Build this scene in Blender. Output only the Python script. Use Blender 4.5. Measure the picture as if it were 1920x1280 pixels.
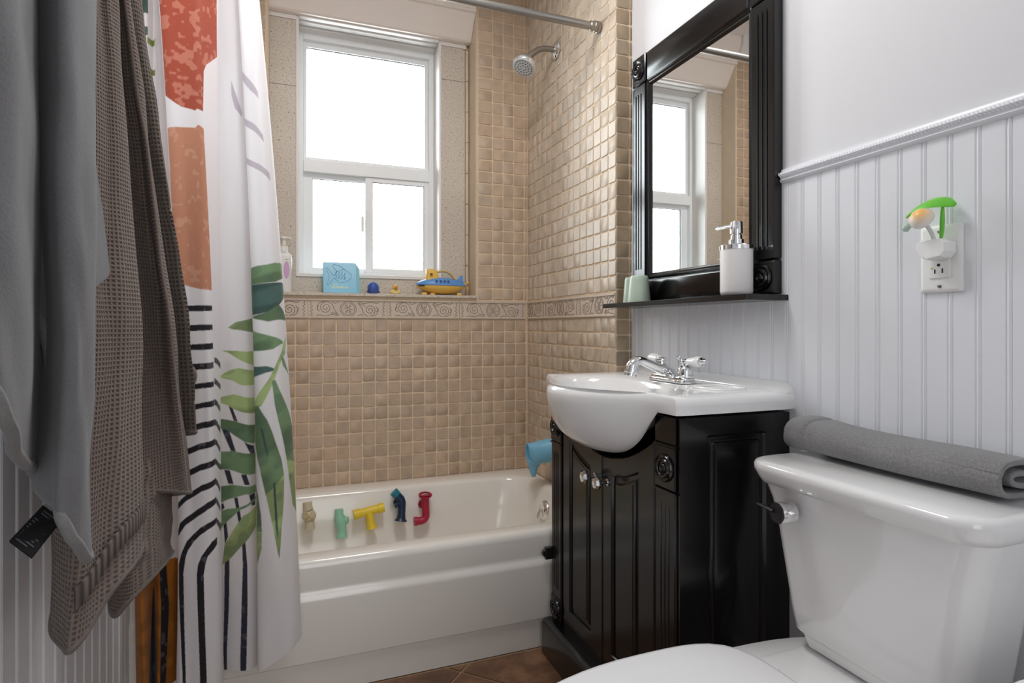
import bpy, bmesh, math, random
import numpy as np
from mathutils import Vector, Matrix

for o in list(bpy.data.objects):
    bpy.data.objects.remove(o, do_unlink=True)
scene = bpy.context.scene
COL = scene.collection
random.seed(7)
RNG = np.random.default_rng(11)
PI = math.pi

# ------------------------------------------------------------------ camera
cam_data = bpy.data.cameras.new('camera')
cam = bpy.data.objects.new('camera', cam_data)
COL.objects.link(cam)
cam.location = (-0.9884, -2.4094, 0.985)
cam.rotation_euler = (PI / 2, 0, -0.3625)
cam_data.sensor_width = 36.0
cam_data.lens = 36.0 * 1093.5 / 1920.0
cam_data.shift_y = -27.4 / 1920.0
cam_data.clip_start = 0.02
scene.camera = cam

# ------------------------------------------------------------------ sky, lamps, exposure
world = bpy.data.worlds.new('daylight')
scene.world = world
world.use_nodes = True
bg = world.node_tree.nodes['Background']
bg.inputs['Color'].default_value = (0.93, 0.97, 1.0, 1)
bg.inputs['Strength'].default_value = 15.0

def area(name, loc, rot, sx, sy, power, col, portal=False):
    d = bpy.data.lights.new(name, 'AREA')
    d.shape = 'RECTANGLE'; d.size = sx; d.size_y = sy
    d.energy = power; d.color = col
    o = bpy.data.objects.new(name, d); COL.objects.link(o)
    o.location = loc; o.rotation_euler = rot
    if portal: d.cycles.is_portal = True
    return o
# daylight portal just outside the glass, pointing into the room
area('window_portal', (-0.667, 0.30, 1.72), (-PI / 2, 0, 0), 0.66, 1.2, 1, (1, 1, 1), True)
# ceiling lamp of the bathroom (its glass dome is built below) and an added, unseen fill panel beyond the doorway
area('ceiling_lamp', (-0.66, -1.12, 2.40), (0, 0, 0), 0.42, 0.42, 12.5, (1.0, 0.97, 0.945))
area('doorway_fill', (-0.80, -3.60, 1.15), (math.radians(90), 0, 0), 0.9, 1.8, 13.0, (0.97, 0.985, 1.0))

scene.view_settings.view_transform = 'Standard'
scene.view_settings.look = 'None'
scene.view_settings.exposure = 0.0
scene.view_settings.gamma = 1.0
scene.view_settings.use_curve_mapping = False
try:
    scene.cycles.max_bounces = 10
    scene.cycles.diffuse_bounces = 6
    scene.cycles.glossy_bounces = 5
    scene.cycles.transparent_max_bounces = 8
    scene.cycles.sample_clamp_indirect = 6.0
    scene.cycles.caustics_reflective = False
    scene.cycles.caustics_refractive = False
except Exception:
    pass

# ------------------------------------------------------------------ materials
def lin(c):
    c = c / 255.0
    return c / 12.92 if c <= 0.04045 else ((c + 0.055) / 1.055) ** 2.4
def rgb(r, g, b): return (lin(r), lin(g), lin(b), 1.0)

def new_mat(name):
    m = bpy.data.materials.new(name); m.use_nodes = True
    nt = m.node_tree
    return m, nt, nt.nodes['Principled BSDF']

def node(nt, t, **kw):
    n = nt.nodes.new(t)
    for k, v in kw.items(): setattr(n, k, v)
    return n

def mat(name, col, rough=0.5, metal=0.0, spec=0.5, var=0.0, vscale=6.0, bump=0.0, bscale=40.0, coat=0.0, sheen=0.0, trans=0.0, sss=0.0, bdist=0.002, detail=4.0):
    m, nt, p = new_mat(name)
    p.inputs['Base Color'].default_value = col
    p.inputs['Roughness'].default_value = rough
    p.inputs['Metallic'].default_value = metal
    p.inputs['Specular IOR Level'].default_value = spec
    p.inputs['Coat Weight'].default_value = coat
    p.inputs['Coat Roughness'].default_value = 0.06
    p.inputs['Sheen Weight'].default_value = sheen
    p.inputs['Transmission Weight'].default_value = trans
    tc = node(nt, 'ShaderNodeTexCoord')
    nz = node(nt, 'ShaderNodeTexNoise'); nz.inputs['Scale'].default_value = vscale; nz.inputs['Detail'].default_value = detail
    nt.links.new(tc.outputs['Object'], nz.inputs['Vector'])
    if var > 0:
        mx = node(nt, 'ShaderNodeMix', data_type='RGBA')
        mx.inputs['A'].default_value = tuple(c * (1 - var) for c in col[:3]) + (1,)
        mx.inputs['B'].default_value = tuple(min(1, c * (1 + var)) for c in col[:3]) + (1,)
        nt.links.new(nz.outputs['Fac'], mx.inputs['Factor'])
        nt.links.new(mx.outputs['Result'], p.inputs['Base Color'])
    if bump > 0:
        nb = node(nt, 'ShaderNodeTexNoise'); nb.inputs['Scale'].default_value = bscale; nb.inputs['Detail'].default_value = 3
        nt.links.new(tc.outputs['Object'], nb.inputs['Vector'])
        bp = node(nt, 'ShaderNodeBump'); bp.inputs['Strength'].default_value = bump; bp.inputs['Distance'].default_value = bdist
        nt.links.new(nb.outputs['Fac'], bp.inputs['Height'])
        nt.links.new(bp.outputs['Normal'], p.inputs['Normal'])
    return m

M = {}
M['paint'] = mat('wall_paint', rgb(222, 222, 225), 0.55, var=0.015, vscale=3, bump=0.08, bscale=25)
M['bead'] = mat('beadboard_paint', rgb(229, 231, 236), 0.32, var=0.015, vscale=4, bump=0.05, bscale=18)
M['trimwhite'] = mat('trim_paint', rgb(232, 229, 226), 0.34, var=0.01)
M['header'] = mat('header_paint', rgb(242, 232, 224), 0.45, var=0.02, vscale=5)
M['pvc'] = mat('window_vinyl', rgb(244, 246, 247), 0.35)
M['grout'] = mat('grout', rgb(222, 200, 172), 0.9, var=0.08, vscale=30, bump=0.5, bscale=180)
M['gasket'] = mat('gasket_rubber', rgb(70, 72, 74), 0.6)

def tile_mat():
    m, nt, p = new_mat('tumbled_tile')
    at = node(nt, 'ShaderNodeAttribute'); at.attribute_name = 'tint'
    tc = node(nt, 'ShaderNodeTexCoord')
    n1 = node(nt, 'ShaderNodeTexNoise'); n1.inputs['Scale'].default_value = 22; n1.inputs['Detail'].default_value = 6
    n2 = node(nt, 'ShaderNodeTexNoise'); n2.inputs['Scale'].default_value = 160; n2.inputs['Detail'].default_value = 3
    nt.links.new(tc.outputs['Object'], n1.inputs['Vector']); nt.links.new(tc.outputs['Object'], n2.inputs['Vector'])
    r = node(nt, 'ShaderNodeValToRGB')
    r.color_ramp.elements[0].position = 0.3; r.color_ramp.elements[0].color = (0.80, 0.78, 0.76, 1)
    r.color_ramp.elements[1].position = 0.7; r.color_ramp.elements[1].color = (1.14, 1.13, 1.12, 1)
    nt.links.new(n1.outputs['Fac'], r.inputs['Fac'])
    mx = node(nt, 'ShaderNodeMix', data_type='RGBA', blend_type='MULTIPLY'); mx.inputs['Factor'].default_value = 0.7
    nt.links.new(at.outputs['Color'], mx.inputs['A']); nt.links.new(r.outputs['Color'], mx.inputs['B'])
    nt.links.new(mx.outputs['Result'], p.inputs['Base Color'])
    p.inputs['Roughness'].default_value = 0.42
    p.inputs['Specular IOR Level'].default_value = 0.5
    bp = node(nt, 'ShaderNodeBump'); bp.inputs['Strength'].default_value = 0.35; bp.inputs['Distance'].default_value = 0.002
    nt.links.new(n2.outputs['Fac'], bp.inputs['Height']); nt.links.new(bp.outputs['Normal'], p.inputs['Normal'])
    return m
M['tile'] = tile_mat()

def stone_mat():
    m, nt, p = new_mat('speckled_stone')
    tc = node(nt, 'ShaderNodeTexCoord')
    n1 = node(nt, 'ShaderNodeTexNoise'); n1.inputs['Scale'].default_value = 140; n1.inputs['Detail'].default_value = 3
    n2 = node(nt, 'ShaderNodeTexNoise'); n2.inputs['Scale'].default_value = 9; n2.inputs['Detail'].default_value = 5
    for n in (n1, n2): nt.links.new(tc.outputs['Object'], n.inputs['Vector'])
    r = node(nt, 'ShaderNodeValToRGB'); e = r.color_ramp.elements
    e[0].position = 0.30; e[0].color = rgb(128, 110, 92)
    e[1].position = 0.40; e[1].color = rgb(204, 193, 179)
    x = e.new(0.62); x.color = rgb(212, 202, 189)
    x = e.new(0.75); x.color = rgb(228, 220, 209)
    nt.links.new(n1.outputs['Fac'], r.inputs['Fac'])
    mx = node(nt, 'ShaderNodeMix', data_type='RGBA', blend_type='MULTIPLY'); mx.inputs['Factor'].default_value = 0.35
    r2 = node(nt, 'ShaderNodeValToRGB'); r2.color_ramp.elements[0].color = (0.75, 0.74, 0.72, 1); r2.color_ramp.elements[1].color = (1.1, 1.1, 1.1, 1)
    nt.links.new(n2.outputs['Fac'], r2.inputs['Fac'])
    nt.links.new(r.outputs['Color'], mx.inputs['A']); nt.links.new(r2.outputs['Color'], mx.inputs['B'])
    nt.links.new(mx.outputs['Result'], p.inputs['Base Color'])
    p.inputs['Roughness'].default_value = 0.45
    return m
M['stone'] = stone_mat()
M['relief'] = mat('relief_tile', rgb(205, 190, 174), 0.42, var=0.10, vscale=26, bump=0.3, bscale=120)
M['reliefline'] = mat('stain_in_relief', rgb(118, 96, 80), 0.7, var=0.15, vscale=40)

def floor_mat():
    m, nt, p = new_mat('slate_floor_tile')
    tc = node(nt, 'ShaderNodeTexCoord')
    n1 = node(nt, 'ShaderNodeTexNoise'); n1.inputs['Scale'].default_value = 9; n1.inputs['Detail'].default_value = 8; n1.inputs['Roughness'].default_value = 0.65
    nt.links.new(tc.outputs['Object'], n1.inputs['Vector'])
    r = node(nt, 'ShaderNodeValToRGB'); e = r.color_ramp.elements
    e[0].position = 0.3; e[0].color = rgb(78, 54, 40)
    e[1].position = 0.7; e[1].color = rgb(150, 112, 82)
    x = e.new(0.5); x.color = rgb(112, 80, 58)
    nt.links.new(n1.outputs['Fac'], r.inputs['Fac'])
    nt.links.new(r.outputs['Color'], p.inputs['Base Color'])
    p.inputs['Roughness'].default_value = 0.38
    bp = node(nt, 'ShaderNodeBump'); bp.inputs['Strength'].default_value = 0.4; bp.inputs['Distance'].default_value = 0.004
    nt.links.new(n1.outputs['Fac'], bp.inputs['Height']); nt.links.new(bp.outputs['Normal'], p.inputs['Normal'])
    return m
M['slate'] = floor_mat()
M['floorgrout'] = mat('floor_grout', rgb(150, 124, 98), 0.9, var=0.15, vscale=40, bump=0.4, bscale=150)

M['tub'] = mat('tub_enamel', rgb(237, 233, 226), 0.16, spec=0.5, coat=0.3)
M['porcelain'] = mat('white_porcelain', rgb(236, 236, 236), 0.10, spec=0.55, coat=0.4)
M['seat'] = mat('toilet_seat_plastic', rgb(238, 238, 240), 0.22)
M['chrome'] = mat('chrome', (0.86, 0.87, 0.88, 1), 0.07, metal=1.0)
M['nickel'] = mat('brushed_nickel', rgb(158, 153, 147), 0.38, metal=1.0)
M['darkhole'] = mat('dark_void', rgb(18, 18, 18), 0.6)
M['mirror'] = mat('mirror_silver', (0.93, 0.945, 0.94, 1), 0.0, metal=1.0)
M['whiteplastic'] = mat('white_plastic', rgb(238, 238, 236), 0.35)
M['matteceramic'] = mat('matte_white_ceramic', rgb(238, 236, 234), 0.45)
M['sage'] = mat('sage_plastic', rgb(186, 203, 186), 0.34)
M['blackplastic'] = mat('black_plastic', rgb(24, 24, 28), 0.35)

def black_lacquer():
    m, nt, p = new_mat('black_lacquer')
    tc = node(nt, 'ShaderNodeTexCoord')
    vo = node(nt, 'ShaderNodeTexVoronoi'); vo.inputs['Scale'].default_value = 42
    nz = node(nt, 'ShaderNodeTexNoise'); nz.inputs['Scale'].default_value = 5
    nt.links.new(tc.outputs['Object'], vo.inputs['Vector']); nt.links.new(tc.outputs['Object'], nz.inputs['Vector'])
    r = node(nt, 'ShaderNodeValToRGB'); e = r.color_ramp.elements        # small chips in the lacquer
    e[0].position = 0.0; e[0].color = (1, 1, 1, 1); e[1].position = 0.035; e[1].color = (0, 0, 0, 1)
    nt.links.new(vo.outputs['Distance'], r.inputs['Fac'])
    gt = node(nt, 'ShaderNodeMath', operation='GREATER_THAN'); gt.inputs[1].default_value = 0.60
    nt.links.new(nz.outputs['Fac'], gt.inputs[0])
    mu = node(nt, 'ShaderNodeMath', operation='MULTIPLY')
    nt.links.new(r.outputs['Color'], mu.inputs[0]); nt.links.new(gt.outputs[0], mu.inputs[1])
    mx = node(nt, 'ShaderNodeMix', data_type='RGBA')
    mx.inputs['A'].default_value = rgb(13, 12, 13); mx.inputs['B'].default_value = rgb(150, 140, 130)
    nt.links.new(mu.outputs[0], mx.inputs['Factor'])
    nt.links.new(mx.outputs['Result'], p.inputs['Base Color'])
    p.inputs['Roughness'].default_value = 0.20
    p.inputs['Specular IOR Level'].default_value = 0.6
    return m
M['black'] = black_lacquer()

def towel_mat(name, c1, c2, waffle=0.0, scale=120.0, fuzz=0.4):
    m, nt, p = new_mat(name)
    uv = node(nt, 'ShaderNodeUVMap')
    tc = node(nt, 'ShaderNodeTexCoord')
    nz = node(nt, 'ShaderNodeTexNoise'); nz.inputs['Scale'].default_value = 300; nz.inputs['Detail'].default_value = 2
    nl = node(nt, 'ShaderNodeTexNoise'); nl.inputs['Scale'].default_value = 8
    nt.links.new(tc.outputs['Object'], nz.inputs['Vector']); nt.links.new(tc.outputs['Object'], nl.inputs['Vector'])
    ad = node(nt, 'ShaderNodeMath', operation='MULTIPLY_ADD'); ad.inputs[1].default_value = fuzz
    nt.links.new(nz.outputs['Fac'], ad.inputs[0])
    if waffle > 0:
        sp = node(nt, 'ShaderNodeSeparateXYZ'); nt.links.new(uv.outputs['UV'], sp.inputs[0])
        outs = []
        for ax in ('X', 'Y'):
            mu = node(nt, 'ShaderNodeMath', operation='MULTIPLY'); mu.inputs[1].default_value = scale * 2 * PI
            nt.links.new(sp.outputs[ax], mu.inputs[0])
            sn = node(nt, 'ShaderNodeMath', operation='SINE'); nt.links.new(mu.outputs[0], sn.inputs[0])
            ab = node(nt, 'ShaderNodeMath', operation='MULTIPLY_ADD'); ab.inputs[1].default_value = 0.5; ab.inputs[2].default_value = 0.5
            nt.links.new(sn.outputs[0], ab.inputs[0]); outs.append(ab)
        mm = node(nt, 'ShaderNodeMath', operation='MAXIMUM'); nt.links.new(outs[0].outputs[0], mm.inputs[0]); nt.links.new(outs[1].outputs[0], mm.inputs[1])
        nt.links.new(mm.outputs[0], ad.inputs[2])
    else:
        nt.links.new(nl.outputs['Fac'], ad.inputs[2])
    mx = node(nt, 'ShaderNodeMix', data_type='RGBA'); mx.inputs['A'].default_value = c1; mx.inputs['B'].default_value = c2
    mr = node(nt, 'ShaderNodeMapRange'); mr.inputs['From Min'].default_value = 0.1; mr.inputs['From Max'].default_value = 1.0 + fuzz * 0.6
    nt.links.new(ad.outputs[0], mr.inputs['Value'])
    nt.links.new(mr.outputs['Result'], mx.inputs['Factor']); nt.links.new(mx.outputs['Result'], p.inputs['Base Color'])
    p.inputs['Roughness'].default_value = 0.95
    p.inputs['Specular IOR Level'].default_value = 0.1
    p.inputs['Sheen Weight'].default_value = 0.15
    p.inputs['Sheen Roughness'].default_value = 0.5
    bp = node(nt, 'ShaderNodeBump'); bp.inputs['Strength'].default_value = 0.8 if waffle else 0.35; bp.inputs['Distance'].default_value = 0.003
    nt.links.new(ad.outputs[0], bp.inputs['Height']); nt.links.new(bp.outputs['Normal'], p.inputs['Normal'])
    return m
M['plush'] = towel_mat('plush_fabric', rgb(92, 91, 93), rgb(121, 121, 124), 0, fuzz=0.5)
M['plushhem'] = towel_mat('plush_hem', rgb(104, 103, 102), rgb(136, 135, 134), 0, fuzz=0.8)
M['taupe'] = towel_mat('taupe_waffle', rgb(72, 62, 57), rgb(128, 114, 106), 1, 150, 0.35)
M['taupeband'] = towel_mat('taupe_hem', rgb(84, 76, 72), rgb(124, 115, 110), 0, fuzz=0.6)
M['dark'] = towel_mat('dark_waffle', rgb(56, 49, 45), rgb(108, 98, 90), 1, 115, 0.35)
M['terry'] = towel_mat('grey_terry', rgb(88, 87, 88), rgb(146, 145, 146), 0, fuzz=1.4)

def plastic(name, c, rough=0.35, trans=0.0):
    return mat(name, c, rough, trans=trans)

# ------------------------------------------------------------------ mesh helpers
class MB:
    def __init__(self): self.v = []; self.f = []; self.c = []
    def add(self, vs, fs):
        n = len(self.v); self.v += [tuple(map(float, p)) for p in vs]; self.f += [tuple(i + n for i in q) for q in fs]
    def box(self, x0, x1, y0, y1, z0, z1):
        self.add([(x0, y0, z0), (x1, y0, z0), (x1, y1, z0), (x0, y1, z0), (x0, y0, z1), (x1, y0, z1), (x1, y1, z1), (x0, y1, z1)],
                 [(0, 3, 2, 1), (4, 5, 6, 7), (0, 1, 5, 4), (1, 2, 6, 5), (2, 3, 7, 6), (3, 0, 4, 7)])
    def loft(self, rings, close=True, cap0=False, cap1=False):
        n = len(rings[0]); vs = [p for r in rings for p in r]; fs = []
        for i in range(len(rings) - 1):
            for j in range(n if close else n - 1):
                a = i * n + j; b = i * n + (j + 1) % n
                fs.append((a, b, b + n, a + n))
        if cap0: fs.append(tuple(range(n - 1, -1, -1)))
        if cap1: fs.append(tuple(range((len(rings) - 1) * n, len(rings) * n)))
        self.add(vs, fs)
    def lathe(self, prof, origin=(0, 0, 0), axis=(0, 0, 1), n=32, sx=1.0, cap0=True, cap1=True):
        """prof: list of (radius, height along the axis)"""
        ax = Vector(axis).normalized()
        q = Vector((0, 0, 1)).rotation_difference(ax)
        o = Vector(origin); rings = []
        for r, h in prof:
            rings.append([tuple(o + q @ Vector((r * math.cos(2 * PI * k / n) * sx, r * math.sin(2 * PI * k / n), h))) for k in range(n)])
        self.loft(rings, True, cap0, cap1)
    def tube(self, pts, rad, n=16, cap=True, flat=None):
        pts = [Vector(p) for p in pts]; rings = []
        if not hasattr(rad, '__len__'): rad = [rad] * len(pts)
        up = None
        for i, p in enumerate(pts):
            t = (pts[min(i + 1, len(pts) - 1)] - pts[max(i - 1, 0)]).normalized()
            if up is None:
                up = Vector((0, 0, 1)) if abs(t.z) < 0.9 else Vector((1, 0, 0))
            a = t.cross(up).normalized(); b = a.cross(t).normalized(); up = b
            fx, fy = (flat if flat else (1, 1))
            rings.append([tuple(p + (a * math.cos(2 * PI * k / n) * fx + b * math.sin(2 * PI * k / n) * fy) * rad[i]) for k in range(n)])
        self.loft(rings, True, cap, cap)
    def prism(self, poly, ax, a0, a1):
        """poly: 2-D outline in the two remaining axes (cyclic order), extruded along ax from a0 to a1"""
        def P(u, v, w):
            return {'x': (w, u, v), 'y': (u, w, v), 'z': (u, v, w)}[ax]
        self.loft([[P(u, v, a0) for u, v in poly], [P(u, v, a1) for u, v in poly]], True, True, True)
    def build(self, name, m, parent=None, smooth=35, bevel=0.0, seg=2, sub=0, solid=0.0, fix=True):
        me = bpy.data.meshes.new(name)
        me.from_pydata(self.v, [], self.f); me.update()
        if fix:
            bm = bmesh.new(); bm.from_mesh(me)
            bmesh.ops.recalc_face_normals(bm, faces=bm.faces); bm.to_mesh(me); bm.free()
        o = bpy.data.objects.new(name, me); COL.objects.link(o)
        me.materials.append(m)
        if smooth is not None:
            for p in me.polygons: p.use_smooth = True
            if smooth < 180: me.set_sharp_from_angle(angle=math.radians(smooth))
        if solid:
            s = o.modifiers.new('solid', 'SOLIDIFY'); s.thickness = solid; s.offset = 0
        if bevel:
            b = o.modifiers.new('bevel', 'BEVEL'); b.width = bevel; b.segments = seg; b.limit_method = 'ANGLE'; b.angle_limit = math.radians(40); b.harden_normals = False
        if sub:
            s = o.modifiers.new('sub', 'SUBSURF'); s.levels = sub; s.render_levels = sub
        if parent: 
            o.parent = parent
            o.matrix_parent_inverse = Matrix.Translation(-Vector(parent.location))
        return o

def thing(name, label, cat, loc, group=None):
    o = bpy.data.objects.new(name, None); COL.objects.link(o)
    o.location = loc; o.empty_display_size = 0.05
    o['label'] = label; o['category'] = cat
    if group: o['group'] = group
    return o
def tag(o, label, cat, group=None):
    o['label'] = label; o['category'] = cat
    if group: o['group'] = group
    return o
def struct(o, label=None, cat=None):
    o['kind'] = 'structure'
    if label: o['label'] = label
    if cat: o['category'] = cat
    return o
def catrom(P, n):
    P = np.array(P, float)
    if P.ndim == 1: P = P[:, None]
    N = len(P); Q = np.vstack([2 * P[0] - P[1], P, 2 * P[-1] - P[-2]])
    s = np.linspace(0, N - 1, n); i = np.minimum(s.astype(int), N - 2); t = (s - i)[:, None]
    p0, p1, p2, p3 = Q[i], Q[i + 1], Q[i + 2], Q[i + 3]
    return .5 * ((2 * p1) + (-p0 + p2) * t + (2 * p0 - 5 * p1 + 4 * p2 - p3) * t * t + (-p0 + 3 * p1 - 3 * p2 + p3) * t ** 3)
def curve3(P, n): return [tuple(p) for p in catrom(P, n)]
def rrect(a0, a1, b0, b1, r, n=6):
    out = []
    for cx, cy, s in ((a1 - r, b1 - r, 0), (a0 + r, b1 - r, 90), (a0 + r, b0 + r, 180), (a1 - r, b0 + r, 270)):
        for k in range(n + 1):
            a = math.radians(s + 90 * k / n); out.append((cx + r * math.cos(a), cy + r * math.sin(a)))
    return out

# ------------------------------------------------------------------ the room shell
XL, XR, YR, ZC = -1.36, 0.06, -2.85, 2.47          # left wall, right wall, rear wall, ceiling
RIM = 0.358                                        # tub rim
PITCH = 0.0507

def tile_field(mb, cols, to3, a_lines, b_lines, base, out=0.0026, gap=0.0050, tone=(196, 168, 134), spread=1.0):
    """pillow tiles between neighbouring grid lines; to3(a, b, h) places them, h is the height off the wall"""
    for i in range(len(a_lines) - 1):
        for j in range(len(b_lines) - 1):
            a0, a1, b0, b1 = a_lines[i], a_lines[i + 1], b_lines[j], b_lines[j + 1]
            if a1 - a0 < 0.010 or b1 - b0 < 0.010: continue
            g = gap / 2; jit = lambda: random.uniform(-0.0008, 0.0008)
            x0, x1, y0, y1 = a0 + g + jit(), a1 - g + jit(), b0 + g + jit(), b1 - g + jit()
            e = 0.0014; h = out + random.uniform(-0.0006, 0.0006)
            c = 0.0035
            def ring(x0, x1, y0, y1, c, h):
                return [to3(x0 + c, y0, h), to3(x1 - c, y0, h), to3(x1, y0 + c, h), to3(x1, y1 - c, h), to3(x1 - c, y1, h), to3(x0 + c, y1, h), to3(x0, y1 - c, h), to3(x0, y0 + c, h)]
            n0 = len(mb.f)
            mb.loft([ring(x0, x1, y0, y1, c, -0.001), ring(x0, x1, y0, y1, c, h * 0.55), ring(x0 + e, x1 - e, y0 + e, y1 - e, c * 0.7, h)], True, False, True)
            k = random.gauss(0, 0.042 * spread); w = random.gauss(0, 0.014 * spread)
            col = (lin(tone[0]) * (1 + k + w), lin(tone[1]) * (1 + k), lin(tone[2]) * (1 + k - w), 1)
            mb.c += [col] * (len(mb.f) - n0)

def build_tiles(mb, name, parent, label=None):
    me = bpy.data.meshes.new(name); me.from_pydata(mb.v, [], mb.f); me.update()
    bm = bmesh.new(); bm.from_mesh(me); bmesh.ops.recalc_face_normals(bm, faces=bm.faces); bm.to_mesh(me); bm.free()
    at = me.color_attributes.new('tint', 'FLOAT_COLOR', 'CORNER')
    arr = np.zeros((len(me.loops), 4), np.float32); k = 0
    for p, c in zip(me.polygons, mb.c):
        arr[k:k + p.loop_total] = c; k += p.loop_total
        p.use_smooth = True
    at.data.foreach_set('color', arr.ravel())
    me.set_sharp_from_angle(angle=math.radians(38))
    o = bpy.data.objects.new(name, me); COL.objects.link(o); me.materials.append(M['tile'])
    if parent: o.parent = parent
    return o

def grid(a0, a1, anchor, pitch):
    k0 = math.ceil((a0 - anchor) / pitch - 1e-6); k1 = math.floor((a1 - anchor) / pitch + 1e-6)
    L = [anchor + k * pitch for k in range(k0, k1 + 1)]
    if L[0] - a0 > 0.004: L = [a0] + L
    if a1 - L[-1] > 0.004: L = L + [a1]
    return L

NX0, NX1, ND = -1.073, -0.236, 0.10                # the recess of the window
SILL = 1.119
WX0, WX1, WZ0, WZ1, WY = -0.957, -0.380, 1.203, 2.24, 0.20
B0, B1 = 1.0165, 1.098                             # relief border

# window wall: masonry behind, recess and opening cut out
mb = MB()
mb.box(XL - 0.12, 0.06, 0.0, 0.32, -0.02, SILL - 0.011)
mb.box(XL - 0.12, NX0, 0.0, 0.32, SILL - 0.011, ZC + 0.05)
mb.box(NX1, 0.06, 0.0, 0.32, SILL - 0.011, ZC + 0.05)
mb.box(NX0, NX1, 0.0, 0.32, 2.42, ZC + 0.05)
mb.box(NX0, WX0 - 0.012, ND + 0.012, 0.32, SILL - 0.011, 2.42)
mb.box(WX1 + 0.010, NX1, ND + 0.012, 0.32, SILL - 0.011, 2.42)
mb.box(WX0 - 0.012, WX1 + 0.010, ND + 0.012, 0.32, SILL - 0.011, WZ0 - 0.012)
mb.box(WX0 - 0.012, WX1 + 0.010, 0.215, 0.32, WZ1 + 0.012, 2.42)
wall_window = struct(mb.build('wall_window', M['grout'], smooth=None), 'window wall covered in small beige tumbled tiles', 'wall')
mb = MB()
W = lambda a, b, h: (a, -h, b)
LOW = [z for z in grid(RIM - 0.02, B0, 0.9654, PITCH)]
UP = [1.101 + k * PITCH for k in range(0, 26)]; UPR = UP + [ZC]; UP = [z for z in UP if z < 2.36] + [2.36]
tile_field(mb, None, W, grid(XL, -0.004, -0.0083, PITCH), LOW, 0, tone=(190, 168, 146))
tile_field(mb, None, W, [NX1 + 0.004] + [NX1 + 0.0195 + k * 0.0496 for k in range(1, 5)] + [-0.003], UPR, 0, tone=(196, 175, 153))
tile_field(mb, None, W, grid(XL, NX0 - 0.004, NX0, PITCH), UP, 0, tone=(190, 168, 146))
build_tiles(mb, 'tile_field', wall_window)

# shower wall (furred out towards the room, its end faces the camera)
mb = MB()
mb.box(0.0, 0.062, -0.757, 0.0, -0.02, ZC + 0.05)
wall_shower = struct(mb.build('wall_shower', M['grout'], smooth=None), 'shower wall of small beige tiles with a tiled end beside the mirror', 'wall')
mb = MB()
S = lambda a, b, h: (-h, a, b)
YL = [-0.0513 - k * PITCH for k in range(15)][::-1]; YL = [y for y in YL if y > -0.757]; YL = [-0.759] + YL + [-0.003]
tile_field(mb, None, S, YL, LOW, 0, tone=(202, 186, 167))  # paler, greyer shower tiles: the window's reflection is put into their colour
tile_field(mb, None, S, YL, [1.101 + k * PITCH for k in range(0, 27)], 0, tone=(205, 191, 174))
E = lambda a, b, h: (a, -0.757 - h, b)
tile_field(mb, None, E, [-0.001, 0.0495, 0.061], [0.40 + k * PITCH * 1.0 for k in range(0, 41)], 0, tone=(160, 142, 118), spread=1.5)  # darker tone: the shade on this end, turned from the window, is in the colour
build_tiles(mb, 'tile_field', wall_shower)

# relief border: one mesh per run, the scrolls are raised ridges with stained edges
def spiral(cx, cz, r0, turns, a0, sgn, n=26):
    return [(cx + r0 * (1 - 0.86 * t) * math.cos(a0 + sgn * turns * 2 * PI * t), cz + r0 * (1 - 0.86 * t) * math.sin(a0 + sgn * turns * 2 * PI * t)) for t in np.linspace(0, 1, n)]
def circle(cx, cz, r, n=28): return [(cx + r * math.cos(2 * PI * k / n), cz + r * math.sin(2 * PI * k / n)) for k in range(n + 1)]
def border_lines(u0, L):
    """outlines of one relief tile: medallion in the middle, a scroll and leaves on either side"""
    zc = (B0 + B1) / 2 - 0.001; c = u0 + L / 2; out = []
    for r in (0.031, 0.025): out.append(circle(c, zc, r))
    for k in range(6):
        a = k * PI / 3
        out.append([(c + 0.007 * math.cos(a), zc + 0.007 * math.sin(a)), (c + 0.016 * math.cos(a - .25), zc + 0.016 * math.sin(a - .25)), (c + 0.021 * math.cos(a), zc + 0.021 * math.sin(a)), (c + 0.016 * math.cos(a + .25), zc + 0.016 * math.sin(a + .25)), (c + 0.007 * math.cos(a), zc + 0.007 * math.sin(a))])
    out.append(circle(c, zc, 0.005, 12))
    for s, fl in ((-1, 1), (1, -1)):
        sx = c + s * 0.085; sz = zc + 0.004 * fl
        out.append(spiral(sx, sz, 0.023, 1.9, PI / 2 * fl, -s * fl))
        out.append([tuple(p) for p in catrom([(c + s * .036, zc - .026 * fl), (c + s * .052, zc - .004 * fl), (c + s * .062, zc + .018 * fl), (c + s * .085, zc + .030 * fl), (c + s * .112, zc + .020 * fl), (c + s * .118, zc - .004 * fl)], 26)])
        out.append([tuple(p) for p in catrom([(c + s * .034, zc + .028 * fl), (c + s * .052, zc + .022 * fl), (c + s * .060, zc + .029 * fl)], 10)])
        out.append([tuple(p) for p in catrom([(c + s * .040, zc - .029 * fl), (c + s * .062, zc - .022 * fl), (c + s * .085, zc - .028 * fl), (c + s * .112, zc - .024 * fl), (c + s * .122, zc - .030 * fl)], 18)])
        out.append([tuple(p) for p in catrom([(c + s * .066, zc - .012 * fl), (c + s * .058, zc - .018 * fl), (c + s * .050, zc - .016 * fl), (c + s * .042, zc - .024 * fl)], 12)])
        e = c + s * (L / 2 - 0.008)
        zz = [(e, zc + .029), (e - s * .006, zc + .022), (e - s * .001, zc + .016), (e - s * .010, zc + .010), (e - s * .002, zc + .003), (e - s * .011, zc - .004), (e - s * .002, zc - .010), (e - s * .009, zc - .018), (e - s * .001, zc - .024), (e - s * .012, zc - .029)]
        out.append(zz)
        out.append([tuple(p) for p in catrom([(c + s * .110, zc + .010 * fl), (c + s * .118, zc + .006 * fl), (c + s * .114, zc - .004 * fl), (c + s * .108, zc - .010 * fl)], 10)])
    return out
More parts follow.
